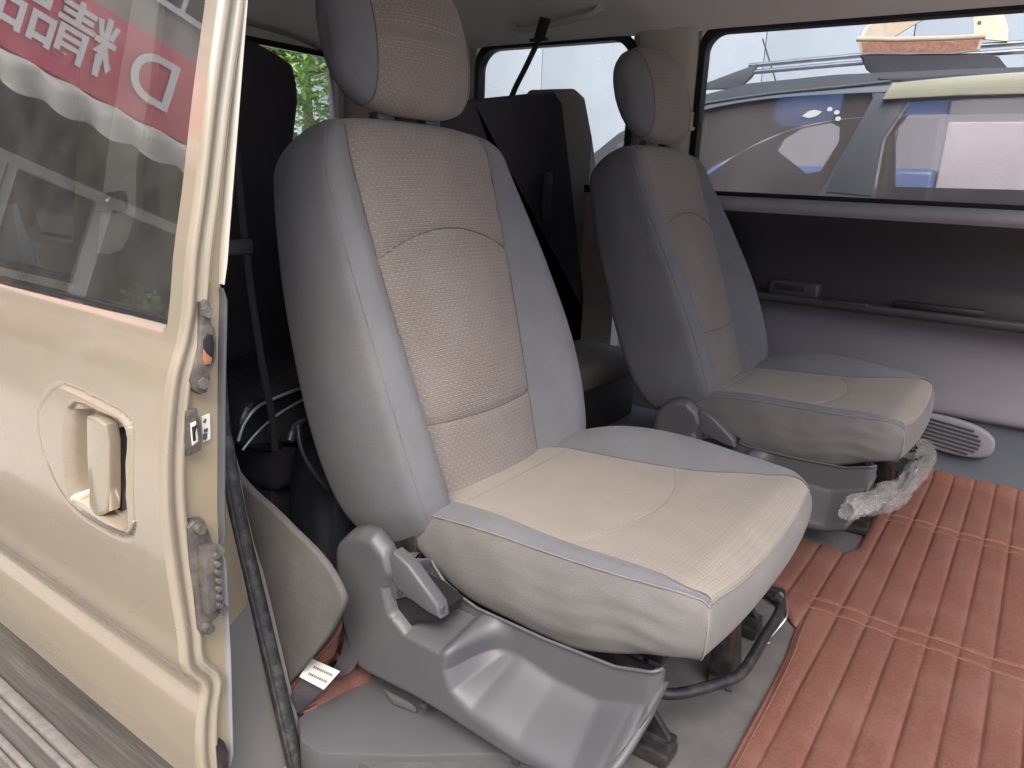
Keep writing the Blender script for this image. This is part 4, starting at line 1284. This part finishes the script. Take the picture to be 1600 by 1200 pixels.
# floor belt anchor with its paper tag
an = empty('belt_anchor', PZ(470, 1085, .03))
tag(an, 'black belt end with a white paper tag lying behind the near seat', 'belt')
bp_ = [PZ(458, 1108, .020), PZ(475, 1085, .045), PZ(505, 1060, .062), PZ(538, 1042, .060), PZ(552, 1000, .085), PZ(553, 955, .12)]
an_s = tube('strap', spline(bp_, 8), None, 'black_cloth', an, n=8, flat=(.030, .004, (.8, .6, 0)))
t4 = [PZ(487, 1030, .074), PZ(531, 1050, .074), PZ(506, 1078, .070), PZ(468, 1058, .070)]
tagp = prism('paper_tag', t4, (0, 0, .0015), 'white_label', an, 0)
def on_tag(u, v): return t4[0] + (t4[1] - t4[0]) * u + (t4[3] - t4[0]) * v + np.array([0, 0, .0017])
for row, (u0, u1) in enumerate(((.22, .86), (.20, .80))):
    u = u0; v = .28 + .38 * row
    while u < u1:
        w = rng.uniform(.03, .05)
        prism('tag_print', [on_tag(u, v), on_tag(u + w, v), on_tag(u + w, v + .12), on_tag(u, v + .12)], (0, 0, .0003), 'ink', tagp)
        u += w + .025

# ================================================================== BAGS BEHIND THE NEAR SEAT
def blob_bag(name, mat_, c, r, parent, seed, e=.55, amp=.02, taper=.25, nu=36, nv=28):
    g = random.Random(seed); ph = [g.uniform(0, 6) for _ in range(6)]
    V = []
    for i in range(nu):
        a = 2 * math.pi * i / nu
        for j in range(nv):
            b = -math.pi / 2 + math.pi * j / (nv - 1)
            cb_, sb = math.cos(b), math.sin(b)
            ce = lambda v: math.copysign(abs(v) ** e, v)
            tp_ = 1 - taper * (sb * .5 + .5) ** 1.6
            w = 1 + amp * (math.sin(3 * a + ph[0] + 2 * sb) + math.sin(5 * a - 4 * b + ph[1]) * .6 + math.sin(9 * b + 2 * a + ph[2]) * .4)
            V.append((c[0] + r[0] * ce(cb_) * ce(math.cos(a)) * tp_ * w, c[1] + r[1] * ce(cb_) * ce(math.sin(a)) * tp_ * w, c[2] + r[2] * ce(sb) * (1 + .5 * amp * math.sin(4 * a + ph[3]))))
    return mesh(name, V, grid_faces(nu, nv, wrap_u=True), mat_, parent, angle=180)
b1_ = empty('black_handbag', (-1.0, .90, 0))
tag(b1_, 'glossy black leather bag with a seam, squeezed behind the near seat back', 'bag')
bd = blob_bag('bag_body', 'black_leather', (-1.045, .905, .172), (.085, .085, .170), b1_, 3, .62, .025, .42)
tube('bag_seam', spline([PX(465, 665, -.985), PX(470, 700, -.975), PX(488, 735, -.965), PX(512, 765, -.955)], 6), .004, 'black_leather', bd, n=8)
tube('bag_handle', spline([PX(452, 690, -.99), PX(460, 668, -1.0), PX(478, 657, -1.02), PX(497, 660, -1.04)], 6), .008, 'black_leather', bd, n=8)
b2_ = empty('mesh_backpack', (-1.3, 1.0, .30))
tag(b2_, 'black mesh bag with pale piping lying on the rear seat cushion', 'bag')
A_ = lambda a, b: PX(a, b, -1.17)
tp2 = [A_(368, 700), A_(376, 655), A_(392, 635), A_(430, 618), (A_(480, 600)), A_(520, 590), A_(530, 700), A_(470, 712), A_(420, 712)]
bd2 = prism('bag_body', [(p[0], p[1], p[2]) for p in tp2], (-.16, 0, .05), 'black_leather', b2_, .018, 4, angle=60)
mp_ = [A_(388, 694), A_(402, 672), A_(430, 646), A_(470, 622), A_(500, 612), A_(500, 690), A_(440, 690)]
prism('mesh_panel', [(p[0] + .003, p[1], p[2]) for p in mp_], (-.012, 0, 0), 'mesh_cloth', bd2, .004)
tube('piping', spline([p + np.array([.006, 0, 0]) for p in (A_(376, 702), A_(392, 682), A_(420, 655), A_(450, 635), A_(480, 619), A_(505, 610))], 6), .0026, 'silver_piping', bd2, n=8)
tube('piping', spline([p + np.array([.004, 0, .002]) for p in (A_(370, 690), A_(380, 662), A_(402, 636), A_(440, 618), A_(485, 601))], 6), .0032, 'silver_piping', bd2, n=8)

# ================================================================== PLASTIC WRAP ON THE FAR SEAT'S BAR
wp = [PX(1322, 800, -.20), PX(1345, 788, -.19), PX(1375, 782, -.18), PX(1405, 765, -.172), PX(1428, 742, -.17), PX(1446, 716, -.172), PX(1448, 698, -.18), PX(1420, 700, -.20)]
wpts = spline(wp, 12)
V, Fc = [], []
g = random.Random(11); nW = 28
ph = [[g.uniform(0, 6.28) for _ in range(5)] for _ in range(3)]
T_ = []
for i, p in enumerate(wpts):
    t = wpts[min(i + 1, len(wpts) - 1)] - wpts[max(i - 1, 0)]; t /= np.linalg.norm(t) + 1e-9
    a = np.array([1.0, 0, 0]); a = a - t * (a @ t); a /= np.linalg.norm(a); b = np.cross(t, a)
    f = i / (len(wpts) - 1)
    r0 = .013 + .013 * math.sin(math.pi * min(1, f * 1.1)) + .010 * sstep(.6, .9, f)
    for k in range(nW):
        an_ = 2 * math.pi * k / nW
        r = r0 * (1 + .28 * abs(math.sin(3.5 * an_ + 9 * f + ph[0][0])) ** .6 * math.sin(26 * f + 2 * an_ + ph[0][1]) + g.uniform(-.13, .13))
        V.append(p + (a * math.cos(an_) + b * math.sin(an_)) * max(.006, r))
Fc = [(i * nW + k, i * nW + (k + 1) % nW, (i + 1) * nW + (k + 1) % nW, (i + 1) * nW + k) for i in range(len(wpts) - 1) for k in range(nW)]
wrap = mesh('plastic_wrap', V, Fc, 'wrap', smooth=True, angle=25)
tag(wrap, 'crumpled clear plastic wrap round the front bar of the far seat', 'plastic wrap')

# ================================================================== OUTSIDE, FAR SIDE: parked SUV
SY0, SY1 = 3.30, 5.05
suv = empty('parked_suv', (-.3, 4.2, GZ))
tag(suv, 'dark grey SUV with chrome roof rails parked beyond the far window', 'car')
S = lambda a, b: PY(a, b, SY0)
def xz(L): return [(S(a, b)[0], S(a, b)[2]) for a, b in L]
zr = 1.245
w1 = xz([(1060, 196), (1100, 168), (1200, 152), (1319, 143), (1362, 143), (1364, 154), (1282, 300), (1265, 318), (1100, 318), (1064, 300)])
w2 = xz([(1418, 160), (1500, 155), (1640, 151), (1700, 170), (1700, 332), (1600, 330), (1364, 314), (1368, 280), (1380, 216)])
def side_sheet(name, outline, holes, y, mat_, parent, th):
    """flat panel with openings: scan the outline in columns and rows, drop the cells inside an opening"""
    bm = bmesh.new()
    loops = [outline] + holes
    edges = []
    for lp in loops:
        vs2 = [bm.verts.new((x, y, z)) for x, z in lp]
        for i in range(len(vs2)): edges.append(bm.edges.new((vs2[i], vs2[(i + 1) % len(vs2)])))
    bmesh.ops.triangle_fill(bm, use_beauty=True, use_dissolve=False, edges=edges)
    r = bmesh.ops.extrude_face_region(bm, geom=bm.faces[:])
    for v in [e for e in r['geom'] if isinstance(e, bmesh.types.BMVert)]: v.co.y += th
    return from_bm(name, bm, mat_, parent, angle=30)
outl = [(-2.15, .45), (-2.05, .80), (-1.75, 1.02), (-1.45, 1.16), (-1.15, 1.222), (-.80, 1.243), (-.3, zr), (.5, zr - .01), (1.1, 1.17), (1.6, .80), (2.1, .66), (2.35, .58), (2.42, .2), (2.38, -.12), (-2.10, -.12), (-2.2, .2)]
holes = [w1, w2]
body = side_sheet('body_side', outl, holes, SY0, 'suv_paint', suv, .05)
o2 = [(x, z) for x, z in outl]
fw1 = [(p[0], p[2]) for p in (PY(a, b, SY1) for a, b in ((1080, 200), (1118, 184), (1136, 190), (1137, 205), (1122, 236), (1085, 250)))]
fw2 = [(p[0], p[2]) for p in (PY(a, b, SY1) for a, b in ((1216, 236), (1226, 218), (1255, 200), (1300, 192), (1315, 200), (1314, 222), (1285, 268), (1262, 272)))]
fw3 = [(p[0], p[2]) for p in (PY(a, b, SY1) for a, b in ((1400, 205), (1420, 180), (1640, 170), (1640, 298), (1400, 292)))]
side_sheet('body_side', o2, [fw1, fw2, fw3], SY1 - .05, 'suv_inner', suv, .05)
# roof, tail and bonnet skin between the two sides
prof_s = spline([(x, 0, z) for x, z in outl[:12]], 4)
V = []
for p in prof_s: V += [(p[0], SY0 + .051, p[2] - .004), (p[0], (SY0 + SY1) / 2, p[2] + .02), (p[0], SY1 - .051, p[2] - .004)]
nn_ = len(prof_s); Fc = []
for i in range(nn_ - 1):
    for j in range(2): Fc.append((i * 3 + j, (i + 1) * 3 + j, (i + 1) * 3 + j + 1, i * 3 + j + 1))
mesh('roof', V, Fc, 'suv_paint', suv, angle=60)
V = []
for p in spline([(x, 0, z) for x, z in outl[2:13]], 4):
    for yy_, dz in ((SY0 - .003, -.072), (SY0 + .0, -.050), (SY0 + .016, -.028), (SY0 + .045, -.008), (SY0 + .09, .004), (SY0 + .16, .010)): V.append((p[0], yy_, p[2] + dz))
mesh('roof_shoulder', V, grid_faces(len(V) // 6, 6), 'suv_paint', suv, angle=180)
bm = bmesh.new(); add_box(bm, (-2.0, SY0 + .06, -.2), (2.2, SY1 - .06, .28)); from_bm('cabin_floor', bm, 'suv_inner', suv)
for nm, pth in (('window_pane', w1), ('window_pane', w2)):
    prism(nm, [(x, SY0 + .02, z) for x, z in pth], (0, .004, 0), 'glass_suv', suv)
for pth in (fw1, fw2, fw3):
    prism('window_pane', [(x, SY1 - .03, z) for x, z in pth], (0, .004, 0), 'glass_suv', suv)
# pillar trim, window moulding and wind deflector
pt = xz([(1368, 145), (1412, 150), (1420, 158), (1376, 222), (1362, 306), (1290, 300)])
prism('pillar_trim', [(x, SY0 - .004, z) for x, z in pt], (0, .010, 0), 'suv_trim', suv, .002)
pt = xz([(1396, 131), (1500, 121), (1700, 107), (1700, 146), (1500, 151), (1380, 157)])
prism('wind_deflector', [(x, SY0 - .035, z) for x, z in pt], (0, .03, 0), 'visor', suv, .006)
tube('window_moulding', spline([(x, SY0 - .002, z) for x, z in xz([(1098, 162), (1200, 147), (1310, 136), (1392, 127)])], 6), .006, 'suv_trim', suv, n=8)
for dz in (0, .028):
    tube('roof_rail', spline([(x, SY0 + .17, z + dz) for x, z in ((-1.22, 1.288), (-.9, 1.302), (-.4, 1.318), (.2, 1.322), (.9, 1.30))], 6), .010, 'steel', suv, n=10)
prism('rail_foot', [(-1.50, SY0 + .155, 1.222), (-1.18, SY0 + .155, 1.322), (-1.20, SY0 + .155, 1.27), (-1.25, SY0 + .155, 1.222)], (0, .03, 0), 'suv_trim', suv, .006)
a0 = S(1172, 98) ; a1 = S(1156, 63)
tube('antenna', [(-1.20, SY0 + .6, 1.24), (-1.32, SY0 + .6, 1.50)], .004, 'plastic_dark', suv, n=6)
for x in (-1.45, 1.45):
    for y in (SY0 - .01, SY1 - .20):
        tube('wheel', [(x, y, GZ + .34), (x, y + .21, GZ + .34)], .34, 'tyre', suv, n=28)
# leaf stickers on the rear quarter glass
lf = [(1251, 181), (1262, 173), (1272, 171), (1283, 174), (1274, 181), (1262, 184)]
stk = prism('glass_sticker', [(S(a, b)[0], SY0 + .0155, S(a, b)[2]) for a, b in lf], (0, .002, 0), 'white_label', suv)
for (a, b) in ((1295, 170), (1306, 175), (1308, 185)):
    c = S(a, b); prism('glass_sticker', [(c[0] + .011 * math.cos(k * .785), SY0 + .0155, c[2] + .009 * math.sin(k * .785)) for k in range(8)], (0, .002, 0), 'white_label', suv)

# cardboard tray on the SUV's roof
tr = empty('cardboard_tray', (-.4, 3.75, zr))
tag(tr, 'open cardboard tray with a red printed rim on the SUV roof', 'box')
TY = SY0 + .05
TP = lambda a, b, dy_=0: PY(a, b, TY + dy_)
prism('front_wall', [TP(1340, 62), TP(1400, 63), TP(1480, 61), TP(1538, 58), TP(1530, 78), TP(1490, 84), TP(1345, 84)], (0, .012, 0), 'card', tr, .002)
prism('printed_band', [TP(1346, 66, -.002), TP(1480, 65, -.002), TP(1532, 62, -.002), TP(1526, 76, -.002), TP(1488, 81, -.002), TP(1349, 81, -.002)], (0, .0015, 0), 'card_print', tr)
tube('rim', [TP(1339, 61, .004), TP(1400, 62, .004), TP(1480, 60, .004), TP(1540, 57, .004)], .010, 'card', tr, n=8)
prism('side_wall', [TP(1342, 61, .014), TP(1352, 42, .2), TP(1376, 29, .45), TP(1376, 60, .45)], (.012, 0, 0), 'card', tr)
prism('back_flap', [TP(1372, 30, .46), TP(1450, 27, .46), TP(1425, 40, .46), TP(1390, 62, .46)], (0, .012, 0), 'card', tr)
prism('side_wall', [TP(1522, 60, .10), TP(1520, 26, .25), TP(1568, 21, .25), TP(1576, 45, .18), TP(1574, 64, .10)], (0, .02, 0), 'card', tr, .003)
prism('hand_hole', [TP(1528, 33, .20), TP(1533, 33, .20), TP(1532, 42, .19), TP(1527, 42, .19)], (0, .01, 0), 'plastic_dark', tr)
pd = [TP(1343, 86, .004), TP(1530, 82, .004), TP(1560, 88, .004), TP(1575, 105, .004), TP(1565, 118, -.06), TP(1500, 122, -.06), TP(1420, 128, -.06), TP(1372, 124, -.06), TP(1352, 108, 0)]
prism('tray_shade_pad', pd, (0, .14, 0), 'black_cloth', tr, .01, 3)  # black pad stands in for the shading below the tray

# ================================================================== OUTSIDE, FURTHER OFF
truck = empty('delivery_truck', (1.5, 8.5, GZ))
tag(truck, 'blue and white truck seen through the SUV windows', 'truck')
TX = lambda a, b: PY(a, b, 7.5)
c0 = TX(1480, 190); c1 = TX(1480, 300)
bm = bmesh.new(); add_box(bm, (c0[0], 7.5, c1[2]), (c0[0] + 4.0, 9.4, c0[2]), .03); from_bm('cargo_box', bm, 'white_paint', truck)
b0_ = TX(1150, 240); 
bm = bmesh.new(); add_box(bm, (c0[0] - 2.9, 7.52, .05), (c0[0] - .02, 9.3, TX(1380, 262)[2]), .06, 3); from_bm('cab', bm, 'blue_paint', truck)
bm = bmesh.new(); add_box(bm, (c0[0] - 2.85, 7.6, -.15), (c0[0] + 3.9, 9.3, .049), .02); from_bm('chassis', bm, 'plastic_dark', truck)
for x in (c0[0] - 2.2, c0[0] + .3, c0[0] + 2.6):
    tube('wheel', [(x, 7.55, GZ + .42), (x, 7.85, GZ + .42)], .42, 'tyre', truck, n=24)

pw = empty('pale_building', (-2, 12, GZ))
tag(pw, 'pale blue grey panelled building wall behind the parked SUV', 'building')
for k in range(22):
    x = -26 + k * 2.0
    bm = bmesh.new(); add_box(bm, (x, 12, GZ), (x + 1.985, 12.25, 7.2), .006)
    from_bm('wall_panel', bm, 'pale_wall', pw)

# trees behind the tailgate window
def make_tree(label, base, h, rad, n, seed, gname):
    g = random.Random(seed); root = empty('street_tree', base)
    tag(root, label, 'tree', gname)
    bx, by, bz = base
    parts = [tube_data([(bx, by, bz), (bx + .05, by, bz + h * .3), (bx - .04, by + .05, bz + h * .62), (bx, by, bz + h * .92)], [.11, .085, .06, .02], 10)]
    for k in range(9):
        a = k * 2.4; z0 = bz + h * (.30 + .06 * k); L = rad * g.uniform(.7, 1.0)
        parts.append(tube_data([(bx, by, z0), (bx + math.cos(a) * L * .5, by + math.sin(a) * L * .5, z0 + .18), (bx + math.cos(a) * L, by + math.sin(a) * L, z0 + .42)], [.035, .022, .008], 7))
    V, Fc = join_data(parts); mesh('trunk', V, Fc, 'bark', root, angle=60)
    V, Fc = [], []
    cl = []
    for k in range(34):
        while True:
            p = np.array([g.uniform(-1, 1), g.uniform(-1, 1), g.uniform(-1, 1)])
            if .25 < np.linalg.norm(p) < 1: break
        cl.append((np.array([bx, by, bz + h * .62]) + p * np.array([rad, rad, h * .40]), g.uniform(.22, .42) * rad))
    for k in range(n):
        c, r = cl[g.randrange(len(cl))]
        d = np.array([g.gauss(0, 1), g.gauss(0, 1), g.gauss(0, .8)]); p = c + d / (np.linalg.norm(d) + 1e-6) * r * g.uniform(.3, 1) ** .5
        a = np.array([g.gauss(0, 1), g.gauss(0, 1), g.gauss(0, .5) - .2]); a /= np.linalg.norm(a)
        b = np.cross(a, np.array([g.gauss(0, .4), g.gauss(0, .4), 1.0])); b /= np.linalg.norm(b) + 1e-9
        s = g.uniform(.035, .075); i = len(V)
        V += [p - a * s, p - b * s * .45 + np.array([0, 0, .01]), p + a * s, p + b * s * .45 + np.array([0, 0, .01])]
        Fc.append((i, i + 1, i + 2, i + 3))
    mesh('crown', V, Fc, 'leaf', root, smooth=False)
def tree_at(px, py, dist_x): return PX(px, py, dist_x)
p = tree_at(440, 110, -7.0)
make_tree('leafy green tree just behind the tailgate window, the nearer one', (p[0], p[1], GZ), 4.4, 1.15, 9500, 5, 'trees behind the van')
p = tree_at(478, 150, -10.0)
make_tree('paler green tree further back behind the tailgate window', (p[0], p[1], GZ), 5.2, 1.5, 4200, 9, 'trees behind the van')

# ================================================================== SHOP ACROSS THE YARD (seen mirrored in the door's glass)
GN = np.array([0, -1, .212]); GN /= np.linalg.norm(GN); GQ = np.array([-.74, .439, .652])
SA = R(7); FN = np.array([math.cos(SA), math.sin(SA), 0.0])        # facade looks along FN
FU = np.array([-FN[1], FN[0], 0.0])                                  # along the facade
FO = -FN * 7.2
def mirror_hit(px, py):
    d = _ray(px, py); h_ = CC + d * ((GQ - CC) @ GN) / (d @ GN)
    r = d - 2 * (d @ GN) * GN
    p = h_ + r * ((FO - h_) @ FN) / (r @ FN)
    return (p - FO) @ FU, p[2]
def FP(u, z, out=0.0): return FO + FU * u + FN * out + np.array([0, 0, z])
def fbox(name, u0, u1, z0, z1, o0, o1, mat_, parent, bev=0.0):
    pts = [FP(u0, z0, o0), FP(u1, z0, o0), FP(u1, z1, o0), FP(u0, z1, o0)]
    return prism(name, pts, FN * (o1 - o0), mat_, parent, bev)
shop = empty('corner_shop', FP(-1.8, GZ))
tag(shop, 'shop front with a red sign and scalloped awning, mirrored in the door window', 'building')
sg_lo = np.mean([mirror_hit(a, b)[1] for a, b in ((0, 75), (140, 150), (275, 215))])
sg_hi = np.mean([mirror_hit(a, b)[1] for a, b in ((150, 0), (290, 95))])
aw_lo = np.mean([mirror_hit(a, b)[1] for a, b in ((0, 170), (265, 285))])
uL, uR = mirror_hit(0, 120)[0], mirror_hit(270, 150)[0]
U0, U1 = -6.5, 3.5
fbox('upper_wall', U0, U1, sg_hi + .02, 6.0, -.3, .0, 'shop_stone', shop)
fbox('lower_wall', U0, U1, GZ, sg_hi + .019, -1.6, -1.3, 'shop_dark', shop)
sgn = fbox('sign_board', U0 + .2, U1 - .2, sg_lo, sg_hi, .02, .12, 'sign_red', shop, .01)
def sign_text(body, u, z, size, mat_, stroke=0.0):
    cu = bpy.data.curves.new('sign_lettering', 'FONT'); cu.body = body; cu.size = size; cu.extrude = .004; cu.offset = stroke
    cu.align_x = 'CENTER'; cu.align_y = 'CENTER'
    tmp = bpy.data.objects.new('tmp', cu); COL.objects.link(tmp)
    dg = bpy.context.evaluated_depsgraph_get(); me = bpy.data.meshes.new_from_object(tmp.evaluated_get(dg))
    bpy.data.objects.remove(tmp)
    o = bpy.data.objects.new('sign_lettering', me); COL.objects.link(o)
    me.materials.clear(); me.materials.append(M[mat_])
    mid = FP(u, z, .128)
    for v in me.vertices:
        c = v.co.copy(); q = mid + FU * c.x + np.array([0, 0, c.y]) + FN * c.z; v.co = Vector(q)
    return parent_keep(o, sgn)
zc = (sg_lo + sg_hi) / 2
u1_, _ = mirror_hit(150, 65); u2_, _ = mirror_hit(45, 40); u3_, _ = mirror_hit(255, 145)
H_ = sg_hi - sg_lo
sign_text('精', u1_, zc, H_ * .74, 'sign_white', .006)
sign_text('品', u2_, zc, H_ * .74, 'sign_white', .006)
sign_text('D', u3_, zc, H_ * .86, 'sign_white', .004)
# awning with a scalloped valance
aw = []; nA = 150; V = []
uu = np.linspace(U0 + .2, U1 - .2, nA)
rowsA = [(.12, sg_lo - .03, 0), (.45, sg_lo - .10, .01), (.80, sg_lo - .22, .02), (.82, aw_lo + .16, .025), (.82, aw_lo + .05, .03)]
for (o, z, a) in rowsA:
    for u in uu: V.append(FP(u, z + a * math.sin(u * 17), o + a * math.sin(u * 17 + 1)))
for u in uu: V.append(FP(u, aw_lo + .035 - .05 * abs(math.sin(u * 8.5)), .82))
Fc = [(i * nA + j, i * nA + j + 1, (i + 1) * nA + j + 1, (i + 1) * nA + j) for i in range(len(rowsA)) for j in range(nA - 1)]
mesh('awning', V, Fc, 'awning', shop, angle=60)
# white pilasters, glazing frames, door and goods below the awning
def mu(px, py): return mirror_hit(px, py)
fbox('lintel', U0, U1, aw_lo - .22, aw_lo - .11, -1.28, -1.2, 'shop_frame', shop)
k = 0
for (px, py, w) in ((52, 300, .09), (82, 300, .07), (235, 400, .085), (252, 400, .05)):
    u = mu(px, py)[0]; fbox('pilaster', u - w, u + w * .4, GZ, aw_lo - .221, -1.28, -1.18, 'shop_frame', shop, .01)
for u in np.arange(U0 + .3, U1, 1.5):
    if not (min(uL, uR) - .3 < u < max(uL, uR) + .3): fbox('pilaster', u - .06, u + .06, GZ, aw_lo - .221, -1.28, -1.2, 'shop_frame', shop, .01)
fbox('stall_riser', U0, U1, GZ, .35, -1.27, -1.19, 'shop_stone', shop)
for px, w, h_ in ((30, .12, .75), (78, .16, .85)):
    u = mu(px, 420)[0]; fbox('crate_stack', u - w, u + w, .355, .35 + h_ * .55, -1.26, -1.16, 'brick_orange', shop)
for z in np.arange(sg_hi + .35, 4.8, 1.5):          # windows of the floors above
    for u in np.arange(U0 + .5, U1 - .5, 1.25):
        w_ = fbox('window', u, u + .85, z, z + 1.05, .002, .03, 'shop_frame', shop)
        fbox('pane', u + .06, u + .40, z + .06, z + .99, .031, .036, 'shop_dark', w_)
        fbox('pane', u + .45, u + .79, z + .06, z + .99, .031, .036, 'shop_dark', w_)
sky_blocker = empty('added_building', (0, -5.2, GZ))  # added building, keeps low sky light out of the doorway
tag(sky_blocker, 'plain two storey building added behind the camera to block low sky light, dimly mirrored in the door paint', 'building')
bm = bmesh.new(); add_box(bm, (-5.2, -5.5, GZ), (10, -5.2, 3.7)); from_bm('wall', bm, 'shop_stone', sky_blocker)
for wz in (.3, 2.1):
    for wx in np.arange(-4.6, 9.0, 2.2):
        bm = bmesh.new(); add_box(bm, (wx, -5.198, wz), (wx + 1.2, -5.16, wz + 1.4)); w_ = from_bm('window', bm, 'shop_frame', sky_blocker)
        bm = bmesh.new(); add_box(bm, (wx + .06, -5.159, wz + .06), (wx + 1.14, -5.15, wz + 1.34)); from_bm('pane', bm, 'shop_dark', w_)
# potted shrub by the shop door
ps_u = mu(240, 440)[0]
pot = empty('potted_shrub', FP(ps_u, GZ, .3))
tag(pot, 'small green shrub in a pot in front of the shop, mirrored in the door window', 'plant')
V, Fc = tube_data([FP(ps_u, GZ, .3), FP(ps_u, GZ + .5, .3)], [.16, .22], 16); mesh('pot', V, Fc, 'white_paint', pot, angle=50)
V, Fc = [], []; g = random.Random(2)
for k in range(700):
    d = np.array([g.gauss(0, 1), g.gauss(0, 1), g.gauss(0, 1)]); d /= np.linalg.norm(d)
    p = FP(ps_u, GZ + 1.05, .3) + d * np.array([.28, .28, .52]) * g.uniform(.5, 1)
    a = np.array([g.gauss(0, 1), g.gauss(0, 1), g.gauss(0, 1)]); a /= np.linalg.norm(a); b = np.cross(a, d); b /= np.linalg.norm(b) + 1e-9
    i = len(V); V += [p - a * .05, p - b * .022, p + a * .05, p + b * .022]; Fc.append((i, i + 1, i + 2, i + 3))
mesh('foliage', V, Fc, 'leaf', pot, smooth=False)
